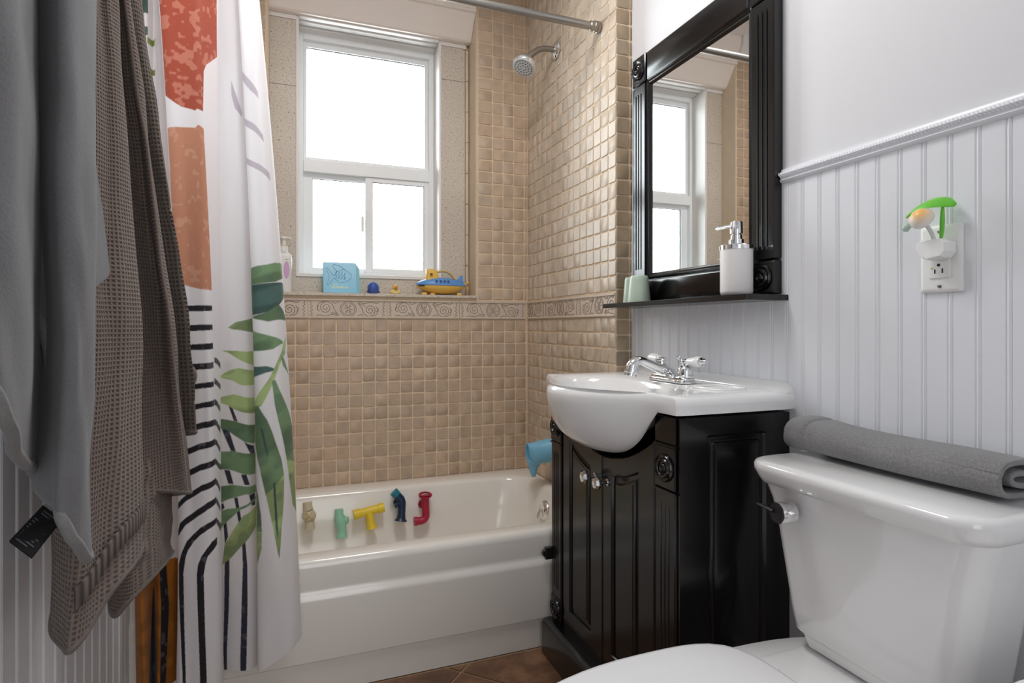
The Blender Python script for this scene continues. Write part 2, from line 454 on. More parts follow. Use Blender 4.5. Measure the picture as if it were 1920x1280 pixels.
def border(name, to3, spans, lo, hi):
    root = None; mbl = MB()
    mb = MB()
    for u0, L in spans:
        a0, a1 = max(u0, lo) + 0.0015, min(u0 + L, hi) - 0.0015
        if a1 - a0 < 0.01: continue
        prof = [(B0 + 0.002, 0.002), (B0 + 0.004, 0.008), (B0 + 0.009, 0.008), (B0 + 0.0115, 0.004), (B1 - 0.0115, 0.004), (B1 - 0.009, 0.008), (B1 - 0.004, 0.008), (B1 - 0.002, 0.002)]
        mb.loft([[to3(a0, z, 0) for z, h in prof], [to3(a0, z, h) for z, h in prof], [to3(a1, z, h) for z, h in prof], [to3(a1, z, 0) for z, h in prof]], False)
        for ln in border_lines(u0, L):
            seg = []
            for u, z in ln + [(1e9, 0)]:
                if lo + .004 < u < hi - .004 and a0 - .002 < u < a1 + .002: seg.append((u, z))
                else:
                    if len(seg) > 1: mbl.tube([to3(u_, z_, 0.0040) for u_, z_ in seg], 0.0011, 5, True)
                    seg = []
    root = struct(mb.build(name, M['relief'], smooth=30), 'beige relief tile border of scrolls and medallions', 'border')
    mbl.build('scroll_lines', M['reliefline'], root, smooth=60, fix=True)
    return root
LT = 0.305
border('trim_1', W, [(-0.012 - LT * k, LT) for k in range(1, 6)], XL, -0.005)
border('trim_2', S, [(-0.195 - LT * k, LT) for k in range(0, 3)], -0.757, -0.008)

# sill, stone casing, jambs, header
mb = MB(); mb.box(-1.09, -0.240, -0.013, ND + 0.012, SILL - 0.012, SILL)
struct(mb.build('trim_3', M['stone'], bevel=0.002), 'thin stone window sill ledge carrying bath toys', 'window sill')
mb = MB()
mb.box(NX0, -0.967, ND, ND + 0.012, SILL, 1.955); mb.box(NX0, -0.967, ND, ND + 0.012, 1.957, 2.222)
mb.box(-0.375, -0.262, ND, ND + 0.012, SILL, 2.075); mb.box(-0.375, -0.262, ND, ND + 0.012, 2.077, 2.222)
mb.box(-0.967, -0.375, ND, ND + 0.012, SILL, WZ0 - 0.012)
struct(mb.build('trim_4', M['stone'], smooth=None), 'speckled stone panels framing the window', 'window casing')
mb = MB()
for k in range(9):                                 # pencil liner on the right, reveal tiles on both sides
    z0 = SILL + 0.002 + k * 0.137
    mb.lathe([(0.0001, 0), (0.007, 0.001), (0.007, min(0.135, 2.22 - z0)), (0.0001, min(0.1355, 2.22 - z0))], (-0.2525, ND - 0.001, z0), n=12)
mb.box(NX1 - 0.006, NX1 - 0.0005, 0.0, ND - 0.002, SILL + 0.001, 2.36)
mb.box(NX0 + 0.0005, NX0 + 0.005, 0.0, ND - 0.002, SILL + 0.001, 2.36)
struct(mb.build('trim_5', mat('liner_stone', rgb(214, 197, 174), 0.45, var=0.10, vscale=20), smooth=40), 'beige tile liner around the window recess', 'trim')
mb = MB()
mb.box(-1.070, -0.968, ND - 0.006, ND + 0.012, 2.2225, 2.240); mb.box(-0.375, -0.256, ND - 0.006, ND + 0.012, 2.2225, 2.240)
mb.box(WX0 - 0.012, WX0 - 0.0005, ND - 0.003, 0.215, WZ0 - 0.012, 2.24)
mb.box(WX1 + 0.0005, WX1 + 0.010, ND - 0.003, 0.215, WZ0 - 0.012, 2.24)
mb.box(WX0 - 0.012, WX1 + 0.010, ND - 0.006, 0.215, WZ0 - 0.014, WZ0)
mb.box(WX0 - 0.012, WX1 + 0.010, 0.1005, 0.22, 2.2405, 2.256)
for y0, y1, d in ((0.088, 0.112, 0.006), (0.120, 0.150, 0.010), (0.158, 0.20, 0.016)):
    mb.box(WX0, WX1, y0, y1, 2.2405 - d, 2.2405)
struct(mb.build('trim_6', M['trimwhite'], smooth=None, bevel=0.0015), 'white painted jambs and stepped head around the window', 'trim')
mb = MB()
prof = [(0.070, 2.2405), (0.062, 2.246), (0.000, 2.335), (-0.010, 2.338), (-0.016, 2.345), (-0.010, 2.352), (-0.014, 2.358), (-0.040, 2.44), (-0.040, ZC), (0.10, ZC), (0.10, 2.2405)]
mb.prism(prof, 'x', -1.074, -0.2425)
struct(mb.build('trim_7', M['header'], smooth=20, bevel=0.0015), 'cream painted header board above the window', 'trim')
mb = MB(); mb.prism([(0.0, 2.362), (-0.02, 2.366), (-0.05, 2.42), (-0.055, ZC), (0.0, ZC)], 'x', XL, -1.0745)
struct(mb.build('trim_8', M['trimwhite'], smooth=30), 'white cornice between tiles and ceiling', 'trim')

# window: vinyl frame, fixed upper light, two sliding lower sashes
win = bpy.data.objects.new('window_1', None); COL.objects.link(win); win.location = (-0.667, WY, WZ0)
struct(win, 'white vinyl window with two sliding panes under a fixed pane', 'window')
def frame_boxes(mb, x0, x1, z0, z1, y0, y1, l, r, b, t):
    mb.box(x0, x0 + l, y0, y1, z0, z1); mb.box(x1 - r, x1, y0, y1, z0, z1)
    mb.box(x0 + l, x1 - r, y0, y1, z0, z0 + b); mb.box(x0 + l, x1 - r, y0, y1, z1 - t, z1)
mb = MB()
frame_boxes(mb, WX0, WX1, WZ0, WZ1, WY, WY + 0.07, 0.018, 0.022, 0.018, 0.040)
mb.box(WX0 + 0.018, WX1 - 0.022, WY - 0.008, WY + 0.07, 1.640, 1.690)
mb.box(WX0 + 0.018, WX1 - 0.022, WY - 0.004, WY + 0.02, 2.198, 2.212)
mb.build('window_frame', M['pvc'], win, smooth=None, bevel=0.002)
mb = MB(); frame_boxes(mb, WX0 + 0.018, WX1 - 0.022, 1.690, 2.198, WY + 0.018, WY + 0.05, 0.014, 0.016, 0.018, 0.022)
mb.build('upper_sash', M['pvc'], win, smooth=None, bevel=0.0015)
mb = MB(); frame_boxes(mb, WX0 + 0.018, -0.651, WZ0 + 0.018, 1.640, WY + 0.022, WY + 0.045, 0.038, 0.031, 0.018, 0.020)
left_sash = mb.build('sliding_sash', M['pvc'], win, smooth=None, bevel=0.0015)
mb = MB(); frame_boxes(mb, -0.684, WX1 - 0.022, WZ0 + 0.018, 1.640, WY + 0.002, WY + 0.020, 0.032, 0.022, 0.020, 0.020)
right_sash = mb.build('sliding_sash', M['pvc'], win, smooth=None, bevel=0.0015)
mb = MB(); mb.box(-0.700, -0.688, WY + 0.010, WY + 0.022, 1.40, 1.47); mb.build('sash_latch', M['pvc'], left_sash, smooth=None, bevel=0.003)
mb = MB()
frame_boxes(mb, -0.930, -0.411, 1.707, 2.177, WY + 0.028, WY + 0.032, 0.003, 0.003, 0.002, 0.003)
frame_boxes(mb, -0.902, -0.681, 1.238, 1.621, WY + 0.031, WY + 0.035, 0.003, 0.003, 0.002, 0.003)
frame_boxes(mb, -0.653, -0.423, 1.240, 1.621, WY + 0.008, WY + 0.012, 0.003, 0.003, 0.002, 0.003)
mb.build('glazing_gasket', M['gasket'], win, smooth=None)
def glass_mat():
    m = bpy.data.materials.new('window_glass'); m.use_nodes = True; nt = m.node_tree; nt.nodes.clear()
    out = node(nt, 'ShaderNodeOutputMaterial'); tr = node(nt, 'ShaderNodeBsdfTransparent'); gl = node(nt, 'ShaderNodeBsdfGlossy'); gl.inputs['Roughness'].default_value = 0.02
    fr = node(nt, 'ShaderNodeFresnel'); fr.inputs['IOR'].default_value = 1.45
    mx = node(nt, 'ShaderNodeMixShader'); tr.inputs['Color'].default_value = (0.96, 0.98, 0.98, 1)
    nt.links.new(fr.outputs[0], mx.inputs[0]); nt.links.new(tr.outputs[0], mx.inputs[1]); nt.links.new(gl.outputs[0], mx.inputs[2]); nt.links.new(mx.outputs[0], out.inputs[0])
    return m
M['glass'] = glass_mat()
for x0, x1, z0, z1, y in ((-0.932, -0.410, 1.705, 2.179, WY + 0.034), (-0.905, -0.679, 1.236, 1.623, WY + 0.037), (-0.655, -0.421, 1.238, 1.623, WY + 0.014)):
    mb = MB(); mb.box(x0, x1, y, y + 0.003, z0, z1); mb.build('window_pane', M['glass'], win, smooth=None)

# right wall: painted upper part, beadboard below, rail between
mb = MB(); mb.box(XR, XR + 0.12, YR - 0.1, -0.757, -0.02, ZC + 0.05)
struct(mb.build('wall_right', M['paint'], smooth=None), 'white painted wall above the beadboard', 'wall')
def beadboard(name, to3, a0, a1, zb, zt, pitch, anchor, parent=None):
    mb = MB(); lines = grid(a0, a1, anchor, pitch); prof = [(a0, 0.004)]
    for a in lines:
        if a - 0.006 < a0 or a + 0.006 > a1: continue
        prof += [(a - 0.0055, 0.004), (a - 0.0040, 0.0020), (a - 0.0026, 0.0032), (a, 0.0046), (a + 0.0026, 0.0032), (a + 0.0040, 0.0020), (a + 0.0055, 0.004)]
    prof.append((a1, 0.004))
    mb.loft([[to3(a, zb, h) for a, h in prof], [to3(a, zt, h) for a, h in prof]], False)
    mb.loft([[to3(a, zt, h) for a, h in prof], [to3(a, zt, -0.001) for a, h in prof]], False)
    return mb.build(name, M['bead'], parent, smooth=28)
RW = lambda a, b, h: (XR - h, a, b)
RAIL0, RAIL1 = 1.312, 1.340
wains = struct(beadboard('trim_9', RW, YR, -0.758, 0.0, RAIL0 + 0.004, 0.0435, -1.4005), 'white beadboard wainscot on the right wall', 'wainscot')
def rail(name, to3, a0, a1, label):
    prof = [(RAIL0 - 0.002, 0.004), (RAIL0, 0.010), (RAIL0 + 0.004, 0.0125), (RAIL0 + 0.007, 0.009), (RAIL0 + 0.010, 0.010), (RAIL0 + 0.016, 0.016), (RAIL0 + 0.022, 0.010), (RAIL0 + 0.024, 0.008), (RAIL0 + 0.029, 0.007), (RAIL0 + 0.032, 0.0)]
    mb = MB(); mb.loft([[to3(a0, z, h) for z, h in prof], [to3(a1, z, h) for z, h in prof]], False)
    k = 0; a = a0
    while a < a1:                                   # rope twist along the rail
        mb.tube([to3(a, RAIL0 + 0.011, 0.0115), to3(a + 0.004, RAIL0 + 0.016, 0.0150), to3(a + 0.008, RAIL0 + 0.021, 0.0115)], 0.0020, 6); a += 0.0062
    return struct(mb.build(name, M['bead'], smooth=50), label, 'chair rail')
rail('trim_10', RW, YR, -1.388, 'white rope moulding along the top of the right beadboard')
mb = MB(); mb.box(XR - 0.014, XR, YR, -1.42, 0.0, 0.11)
struct(mb.build('baseboard_right', M['bead'], smooth=None, bevel=0.003), 'white baseboard behind the toilet', 'baseboard')

# left wall
mb = MB(); mb.box(XL - 0.12, XL, YR - 0.1, 0.0, -0.02, ZC + 0.05)
struct(mb.build('wall_left', M['paint'], smooth=None), 'white painted left wall', 'wall')
LW = lambda a, b, h: (XL + h, a, b)
struct(beadboard('trim_11', LW, YR, -0.70, 0.0, RAIL0 + 0.004, 0.0485, -0.745), 'white beadboard wainscot behind the hanging towels', 'wainscot')
rail('trim_12', LW, YR, -0.70, 'white rope moulding along the top of the left beadboard')
mb = MB(); tile_field(mb, None, lambda a, b, h: (XL + h, a, b), grid(-0.69, -0.004, -0.0513, PITCH), grid(RIM - 0.02, 2.36, 0.9654, PITCH), 0)
o = build_tiles(mb, 'wall_tub_end', None); struct(o, 'tiled end wall of the tub behind the curtain', 'wall')
# rear wall with the doorway the camera looks in from, the hallway behind it
DX0, DX1, DZ = -1.24, -0.42, 2.05
mb = MB(); mb.box(XL, DX0, YR - 0.1, YR, -0.02, ZC + 0.05); mb.box(DX1, XR, YR - 0.1, YR, -0.02, ZC + 0.05); mb.box(DX0, DX1, YR - 0.1, YR, DZ, ZC + 0.05)
struct(mb.build('wall_rear', M['paint'], smooth=None), 'wall with the doorway', 'wall')
mb = MB(); mb.box(XL - 0.12, XR + 0.12, -4.3, -4.2, -0.02, ZC + 0.05); mb.box(XL - 0.22, XL - 0.12, -4.2, YR - 0.1, -0.02, ZC + 0.05); mb.box(XR + 0.12, XR + 0.22, -4.2, YR - 0.1, -0.02, ZC + 0.05)
struct(mb.build('wall_hallway', M['paint'], smooth=None), 'hallway walls beyond the doorway', 'wall')
mb = MB(); mb.box(XL - 0.22, XR + 0.22, -4.3, 0.32, ZC, ZC + 0.1)
struct(mb.build('ceiling', mat('ceiling_paint', rgb(234, 234, 232), 0.6), smooth=None), 'white ceiling', 'ceiling')

# floor: diagonal slate tiles in sandy grout
mb = MB(); mb.box(XL - 0.22, XR + 0.22, -4.3, 0.32, -0.06, -0.003)
floor = struct(mb.build('floor', M['floorgrout'], smooth=None), 'brown slate floor tiles laid on the diagonal', 'floor')
def clip(poly, ax, val, keep_greater):
    out = []
    for i in range(len(poly)):
        p, q = poly[i], poly[(i + 1) % len(poly)]
        ip = (p[ax] >= val) == keep_greater; iq = (q[ax] >= val) == keep_greater
        if ip: out.append(p)
        if ip != iq:
            t = (val - p[ax]) / (q[ax] - p[ax]); out.append((p[0] + t * (q[0] - p[0]), p[1] + t * (q[1] - p[1])))
    return out
mb = MB(); T = 0.305; g = 0.004
ca, sa = math.cos(math.radians(45)), math.sin(math.radians(45))
for i in range(-12, 13):
    for j in range(-12, 13):
        c = [(i * T + g, j * T + g), ((i + 1) * T - g, j * T + g), ((i + 1) * T - g, (j + 1) * T - g), (i * T + g, (j + 1) * T - g)]
        p = [(-0.533 + x * ca - y * sa, -0.800 + x * sa + y * ca) for x, y in c]
        for ax, v, k in ((0, XL + .002, True), (0, XR - .002, False), (1, -4.19, True), (1, -0.768, False)): p = clip(p, ax, v, k) if p else p
        if len(p) >= 3:
            n = len(p); mb.add([(x, y, -0.004) for x, y in p] + [(x, y, random.uniform(-.0004, .0002)) for x, y in p], [tuple(range(n, 2 * n))] + [(a, (a + 1) % n, (a + 1) % n + n, a + n) for a in range(n)])
mb.build('floor_tiles', M['slate'], floor, smooth=None)
CURTAIN_ROWS = [[(-1.3551,-0.6738),(-1.3294,-0.6963),(-1.3224,-0.6588),(-1.3146,-0.6813),(-1.3102,-0.6663),(-1.3056,-0.6513),(-1.303,-0.7113),(-1.2663,-0.7263),(-1.2239,-0.7301),(-1.1975,-0.7188),(-1.179,-0.6963),(-1.1682,-0.6663),(-1.1736,-0.6513),(-1.1494,-0.6738),(-1.1294,-0.6813),(-1.1101,-0.6588),(-1.1192,-0.7113),(-1.0941,-0.7226),(-1.0753,-0.7113),(-1.0672,-0.6888),(-1.0722,-0.6663)],[(-1.3452,-0.7627),(-1.3256,-0.7927),(-1.3099,-0.7427),(-1.2871,-0.7727),(-1.2735,-0.7527),(-1.2534,-0.7327),(-1.2464,-0.8127),(-1.2095,-0.8327),(-1.1805,-0.8377),(-1.1661,-0.8227),(-1.1599,-0.7927),(-1.1569,-0.7527),(-1.1626,-0.7327),(-1.1289,-0.7627),(-1.0947,-0.7727),(-1.0711,-0.7427),(-1.0762,-0.8127),(-1.0387,-0.8277),(-1.0141,-0.8127),(-0.9991,-0.7827),(-1.0046,-0.7527)],[(-1.3279,-0.818),(-1.3034,-0.848),(-1.2959,-0.798),(-1.2803,-0.828),(-1.2539,-0.808),(-1.2412,-0.788),(-1.2364,-0.868),(-1.2018,-0.888),(-1.1682,-0.893),(-1.1452,-0.878),(-1.1425,-0.848),(-1.1453,-0.808),(-1.1545,-0.788),(-1.1182,-0.818),(-1.0815,-0.828),(-1.0584,-0.798),(-1.0625,-0.868),(-1.013,-0.883),(-0.9764,-0.868),(-0.9609,-0.838),(-0.9656,-0.808)]]
CURTAIN_HEM = [0.13,0.13,0.13,0.13,0.13,0.13,0.13,0.13,0.13,0.13,0.13,0.13,0.13,0.135,0.135,0.14,0.15,0.175,0.195,0.2,0.2]
CURTAIN_PRINT = [
 ('dgreen',[(0.47,0.923),(1.12,0.923),(1.22,0.888),(0.53,0.887)]),
 ('dgreen',[(0.84,0.867),(1.25,0.87),(1.28,0.858),(0.88,0.855)]),
 ('olive',[(1.25,0.856),(2.41,0.861),(2.38,0.852),(1.25,0.847)]),
 ('olive',[(1.66,0.816),(2.47,0.816),(2.5,0.807),(1.69,0.809)]),
 ('mustard',[(0.0,0.168),(4.38,0.157),(3.22,0.0),(0.78,0.0)]),
 ('mustard',[(0,-0.02),(5.3,-0.02),(5.3,0.155),(0,0.155)]),
 ('black',[(2.88,0.166),(3.53,0.163),(3.75,0.102),(3.5,0.0),(3.16,0.0),(3.16,0.107)]),
 ('black',[(2.03,0.122),(2.25,0.123),(2.88,0.0),(1.41,0.0)]),
 ('rust',[(6.0,0.773),(6.0,0.77),(6.56,0.76),(6.94,0.754),(7.81,0.75),(7.91,0.753),(8.47,0.751),(8.69,0.809),(9.0,0.82),(10.47,0.843),(10.47,0.978),(6.0,0.952)]),
 ('rust',[(6.0,0.83),(6.0,0.772),(6.0,0.773),(6.0,0.77),(6.22,0.828)]),
 ('peach',[(6.0,0.721),(6.0,0.725),(6.62,0.726),(7.72,0.726),(7.97,0.731),(8.47,0.727),(9.0,0.509),(7.69,0.51),(6.97,0.513),(6.44,0.517),(6.0,0.54),(6.0,0.611)]),
 ('black',[(6.22,0.488),(6.56,0.488),(7.5,0.489),(9.0,0.489),(9.0,0.482),(7.5,0.481),(6.56,0.481),(6.22,0.481)]),
 ('black',[(6.19,0.463),(6.72,0.463),(7.59,0.464),(9.0,0.464),(9.0,0.457),(7.56,0.456),(6.69,0.455),(6.19,0.455)]),
 ('black',[(6.16,0.437),(6.78,0.438),(7.59,0.439),(9.0,0.44),(9.0,0.432),(7.59,0.431),(6.75,0.431),(6.12,0.43)]),
 ('black',[(6.09,0.411),(6.75,0.413),(7.59,0.414),(9.0,0.415),(9.0,0.407),(7.59,0.406),(6.75,0.405),(6.09,0.403)]),
 ('black',[(6.06,0.384),(6.84,0.387),(7.66,0.389),(9.0,0.39),(9.0,0.383),(7.66,0.382),(6.84,0.38),(6.06,0.377)]),
 ('black',[(6.0,0.356),(6.84,0.361),(7.69,0.364),(9.0,0.366),(9.0,0.358),(7.69,0.357),(6.84,0.354),(6.0,0.349)]),
 ('black',[(6.0,0.329),(6.75,0.335),(7.62,0.339),(9.0,0.341),(9.0,0.333),(7.62,0.331),(6.75,0.327),(6.0,0.321)]),
 ('black',[(6.0,0.298),(6.34,0.304),(7.34,0.312),(9.0,0.316),(9.0,0.308),(7.34,0.304),(6.34,0.296),(6.0,0.29)]),
 ('black',[(6.0,0.269),(6.44,0.277),(7.41,0.286),(9.0,0.291),(9.0,0.283),(7.41,0.278),(6.44,0.269),(6.0,0.261)]),
 ('black',[(6.0,0.237),(6.56,0.249),(7.5,0.26),(9.0,0.266),(9.0,0.258),(7.5,0.252),(6.56,0.241),(6.0,0.229)]),
 ('black',[(9.0,0.242),(8.0,0.238),(7.22,0.23),(6.53,0.22),(6.19,0.213),(6.0,0.202),(6.0,0.191),(6.0,0.195),(6.28,0.203),(6.53,0.211),(7.22,0.221),(8.0,0.229),(9.0,0.234)]),
 ('black',[(9.0,0.216),(8.0,0.212),(7.41,0.207),(6.94,0.199),(6.59,0.191),(6.31,0.177),(6.06,0.16),(6.09,0.128),(6.25,0.086),(6.44,0.03),(6.5,0.0),(6.66,0.0),(6.62,0.03),(6.5,0.086),(6.44,0.129),(6.41,0.151),(6.53,0.171),(6.66,0.18),(6.97,0.19),(7.41,0.198),(8.0,0.204),(9.0,0.209)]),
 ('black',[(9.0,0.191),(8.38,0.188),(7.91,0.181),(7.5,0.172),(7.25,0.161),(7.19,0.149),(7.25,0.114),(7.34,0.078),(7.47,0.021),(7.47,0.0),(7.84,0.0),(7.91,0.02),(7.78,0.077),(7.72,0.113),(7.66,0.149),(7.78,0.161),(7.97,0.171),(8.5,0.177),(9.0,0.182)]),
 ('black',[(9.22,0.421),(9.91,0.419),(11.16,0.409),(11.19,0.401),(9.88,0.411),(9.19,0.414)]),
 ('black',[(9.12,0.394),(9.84,0.39),(11.19,0.38),(11.22,0.372),(9.78,0.383),(9.09,0.386)]),
 ('black',[(9.03,0.367),(9.75,0.363),(10.69,0.353),(10.69,0.345),(9.66,0.356),(9.03,0.359)]),
 ('black',[(9.0,0.341),(9.62,0.337),(10.62,0.326),(10.62,0.318),(9.53,0.33),(9.0,0.333)]),
 ('black',[(9.0,0.315),(9.47,0.312),(10.53,0.3),(10.56,0.292),(9.5,0.304),(9.0,0.308)]),
 ('black',[(9.0,0.29),(9.34,0.287),(11.28,0.271),(11.31,0.263),(9.38,0.279),(9.0,0.283)]),
 ('black',[(9.0,0.265),(9.25,0.262),(10.34,0.249),(10.38,0.241),(9.28,0.254),(9.0,0.257)]),
 ('black',[(9.0,0.24),(9.16,0.238),(10.31,0.224),(10.25,0.217),(9.16,0.23),(9.0,0.233)]),
 ('black',[(9.0,0.215),(9.09,0.213),(11.38,0.192),(10.16,0.192),(9.03,0.206),(9.0,0.208)]),
 ('navy',[(12.66,0.356),(12.91,0.352),(13.31,0.33),(13.06,0.33)]),
 ('navy',[(12.28,0.32),(12.72,0.319),(13.19,0.288),(12.88,0.289)]),
 ('navy',[(12.44,0.265),(12.78,0.264),(13.0,0.246),(12.69,0.246)]),
 ('navy',[(13.03,0.228),(13.25,0.228),(13.47,0.198),(13.31,0.193)]),
 ('navy',[(13.5,0.166),(13.69,0.171),(13.81,0.138),(13.81,0.088),(13.72,0.014),(13.69,0.0),(13.34,0.0),(13.34,0.014),(13.44,0.088),(13.53,0.138)]),
 ('navy',[(12.19,0.219),(12.38,0.22),(12.47,0.214),(12.22,0.21)]),
 ('navy',[(12.38,0.192),(12.56,0.195),(12.66,0.176),(12.47,0.165)]),
 ('navy',[(12.44,0.143),(12.72,0.146),(12.72,0.137),(12.69,0.088),(12.56,0.026),(12.56,0.0),(12.38,0.0),(12.34,0.025),(12.41,0.087)]),
 ('navy',[(13.69,0.303),(14.38,0.295),(14.47,0.279),(14.19,0.284)]),
 ('navy',[(13.47,0.259),(13.81,0.259),(14.06,0.244),(13.69,0.245)]),
 ('navy',[(13.97,0.231),(14.41,0.231),(14.41,0.214),(14.19,0.215)]),
 ('lgreen',[(12.75,0.459),(13.28,0.466),(14.69,0.472),(14.62,0.451),(13.59,0.455),(13.0,0.456)]),
 ('lgreen',[(12.25,0.428),(12.69,0.427),(14.59,0.425),(14.56,0.405),(13.81,0.411),(13.25,0.417),(12.75,0.424)]),
 ('lgreen',[(12.19,0.393),(12.81,0.4),(13.41,0.403),(14.62,0.398),(14.56,0.378),(13.53,0.38),(12.97,0.386),(12.22,0.39)]),
 ('lgreen',[(12.16,0.363),(13.06,0.367),(14.56,0.36),(14.53,0.339),(13.59,0.343),(13.03,0.347),(12.66,0.352),(12.16,0.356)]),
 ('mgreen',[(12.03,0.334),(12.56,0.333),(13.34,0.329),(14.5,0.323),(14.47,0.298),(13.72,0.303),(13.09,0.311),(12.56,0.319),(12.03,0.321)]),
 ('mgreen',[(12.03,0.289),(12.94,0.29),(14.5,0.285),(14.47,0.256),(13.53,0.26),(12.78,0.265),(12.0,0.266)]),
 ('mgreen',[(12.0,0.242),(12.91,0.245),(14.5,0.241),(14.5,0.231),(13.69,0.232),(12.75,0.226),(11.62,0.214)]),
 ('mgreen',[(12.06,0.209),(12.69,0.213),(13.28,0.214),(14.5,0.225),(14.47,0.221),(13.44,0.212),(12.75,0.199),(12.19,0.186)]),
 ('lgreen',[(14.5,0.212),(13.59,0.204),(12.88,0.182),(12.44,0.164),(12.28,0.137),(12.75,0.146),(13.56,0.166),(14.47,0.185)]),
 ('lilac',[(13.28,0.812),(13.88,0.783),(14.25,0.766),(14.19,0.759),(13.59,0.77),(13.28,0.79)]),
 ('mgreen',[(15.91,0.536),(16.47,0.536),(17.12,0.534),(19.62,0.532),(19.12,0.524),(19.25,0.512),(17.88,0.506),(15.88,0.513)]),
 ('dgreen',[(15.88,0.513),(17.88,0.505),(19.12,0.504),(19.12,0.485),(18.19,0.473),(17.12,0.468),(15.88,0.471)]),
 ('mgreen',[(15.88,0.469),(16.94,0.469),(18.09,0.473),(18.72,0.462),(19.12,0.448),(16.97,0.455)]),
 ('mgreen',[(15.88,0.452),(16.88,0.437),(18.22,0.421),(18.34,0.417),(17.25,0.415),(16.62,0.418),(15.88,0.423)]),
 ('dgreen',[(15.88,0.402),(16.72,0.396),(17.34,0.387),(17.31,0.385),(16.72,0.387),(15.88,0.387)]),
 ('lgreen',[(18.84,0.427),(18.53,0.403),(17.75,0.388),(17.03,0.367),(16.44,0.345),(15.88,0.343),(15.88,0.352),(16.66,0.372),(17.41,0.392),(18.09,0.406),(18.41,0.419)]),
 ('mgreen',[(17.03,0.373),(17.31,0.372),(17.62,0.356),(18.28,0.329),(19.16,0.293),(19.12,0.272),(19.16,0.241),(18.0,0.254),(17.75,0.284),(17.41,0.315),(17.19,0.338)]),
 ('lgreen',[(19.16,0.245),(19.16,0.225),(19.12,0.197),(19.12,0.174),(19.78,0.155),(18.41,0.188),(18.19,0.221),(18.0,0.254)]),
 ('mgreen',[(18.03,0.399),(18.28,0.396),(19.12,0.362),(19.16,0.325),(19.16,0.337),(19.66,0.354),(18.12,0.386)]),
 ('mgreen',[(19.66,0.425),(19.12,0.402),(19.12,0.389),(18.84,0.403)]),
 ('mgreen',[(15.88,0.349),(16.25,0.347),(16.69,0.323),(17.12,0.289),(17.53,0.26),(17.69,0.237),(16.53,0.223),(16.25,0.264),(15.88,0.302)]),
 ('lgreen',[(17.69,0.239),(17.56,0.204),(17.31,0.167),(17.12,0.131),(17.0,0.146),(16.78,0.183),(16.53,0.225)]),
 ('dgreen',[(16.34,0.318),(16.47,0.313),(16.69,0.278),(16.62,0.275)]),
 ('dgreen',[(16.88,0.236),(17.0,0.235),(17.09,0.173),(17.06,0.159),(16.94,0.175)]),
 ('mgreen',[(15.84,0.248),(16.12,0.228),(16.28,0.201),(16.31,0.179),(15.84,0.181)]),
 ('lgreen',[(15.78,0.182),(16.31,0.179),(16.28,0.156),(16.0,0.137)]),
 ('lilac',[(15.94,0.82),(16.5,0.806),(17.28,0.784),(17.28,0.774),(16.62,0.787),(15.91,0.808)]),
 ('lilac',[(15.94,0.75),(16.66,0.739),(17.5,0.72),(17.56,0.709),(16.69,0.727),(15.94,0.74)]),
 ('lilac',[(15.91,0.693),(16.72,0.681),(18.0,0.664),(18.09,0.652),(16.69,0.672),(15.91,0.684)]),
]
PLUSH = [([(-1.3075,-1.6884),(-1.3,-1.6964),(-1.3,-1.6964)],0.9711),([(-1.2565,-1.7537),(-1.24,-1.7853),(-1.24,-1.7763)],0.9448),([(-1.2438,-1.7159),(-1.225,-1.7668),(-1.225,-1.7689)],0.8967),([(-1.2565,-1.6414),(-1.24,-1.6837),(-1.24,-1.7032)],0.8516),([(-1.2905,-1.5162),(-1.28,-1.5232),(-1.28,-1.5549)],0.8066),([(-1.2718,-1.5433),(-1.258,-1.5583),(-1.258,-1.5793)],0.7844),([(-1.2438,-1.5788),(-1.225,-1.6238),(-1.225,-1.6398)],0.7784),([(-1.2353,-1.5347),(-1.215,-1.61),(-1.215,-1.6207)],0.7372),([(-1.2378,-1.4655),(-1.218,-1.5651),(-1.218,-1.5711)],0.7073),([(-1.2608,-1.4575),(-1.245,-1.5571),(-1.245,-1.5631)],0.8),([(-1.282,-1.4535),(-1.27,-1.5531),(-1.27,-1.5591)],0.98),([(-1.3075,-1.4635),(-1.3,-1.5631),(-1.3,-1.5691)],1.0)]
TAUPE = [([(-1.32,-1.2849),(-1.3,-1.3748),(-1.3,-1.404)],0.6001),([(-1.311,-1.2914),(-1.285,-1.4142),(-1.285,-1.4446)],0.5678),([(-1.29,-1.303),(-1.25,-1.4498),(-1.25,-1.4907)],0.5692),([(-1.2828,-1.2757),(-1.238,-1.4106),(-1.238,-1.4601)],0.5886),([(-1.272,-1.2745),(-1.22,-1.3879),(-1.22,-1.4171)],0.6197),([(-1.269,-1.2593),(-1.215,-1.3437),(-1.215,-1.3158)],0.6297),([(-1.305,-1.2493),(-1.275,-1.3337),(-1.275,-1.3058)],0.6427),([(-1.329,-1.2493),(-1.315,-1.3337),(-1.315,-1.3058)],0.6563),([(-1.314,-1.2193),(-1.29,-1.3037),(-1.29,-1.2758)],0.7127),([(-1.272,-1.2046),(-1.22,-1.1595),(-1.22,-1.116)],0.663),([(-1.257,-1.2385),(-1.195,-1.2137),(-1.195,-1.0844)],0.6413),([(-1.26,-1.222),(-1.2,-1.1647),(-1.2,-1.001)],0.6132),([(-1.29,-1.212),(-1.25,-1.1547),(-1.25,-0.991)],0.6089)]
TAUPE_BACK = [([(-1.281,-1.1663),(-1.235,-0.9706),(-1.235,-0.9528)],0.4869),([(-1.278,-1.2028),(-1.23,-1.1055),(-1.23,-1.1055)],0.5109),([(-1.287,-1.1822),(-1.245,-1.1246),(-1.245,-1.1791)],0.5099),([(-1.305,-1.1256),(-1.275,-1.0529),(-1.275,-1.1528)],0.4791),([(-1.314,-1.1064),(-1.29,-1.0175),(-1.29,-1.1208)],0.5207)]
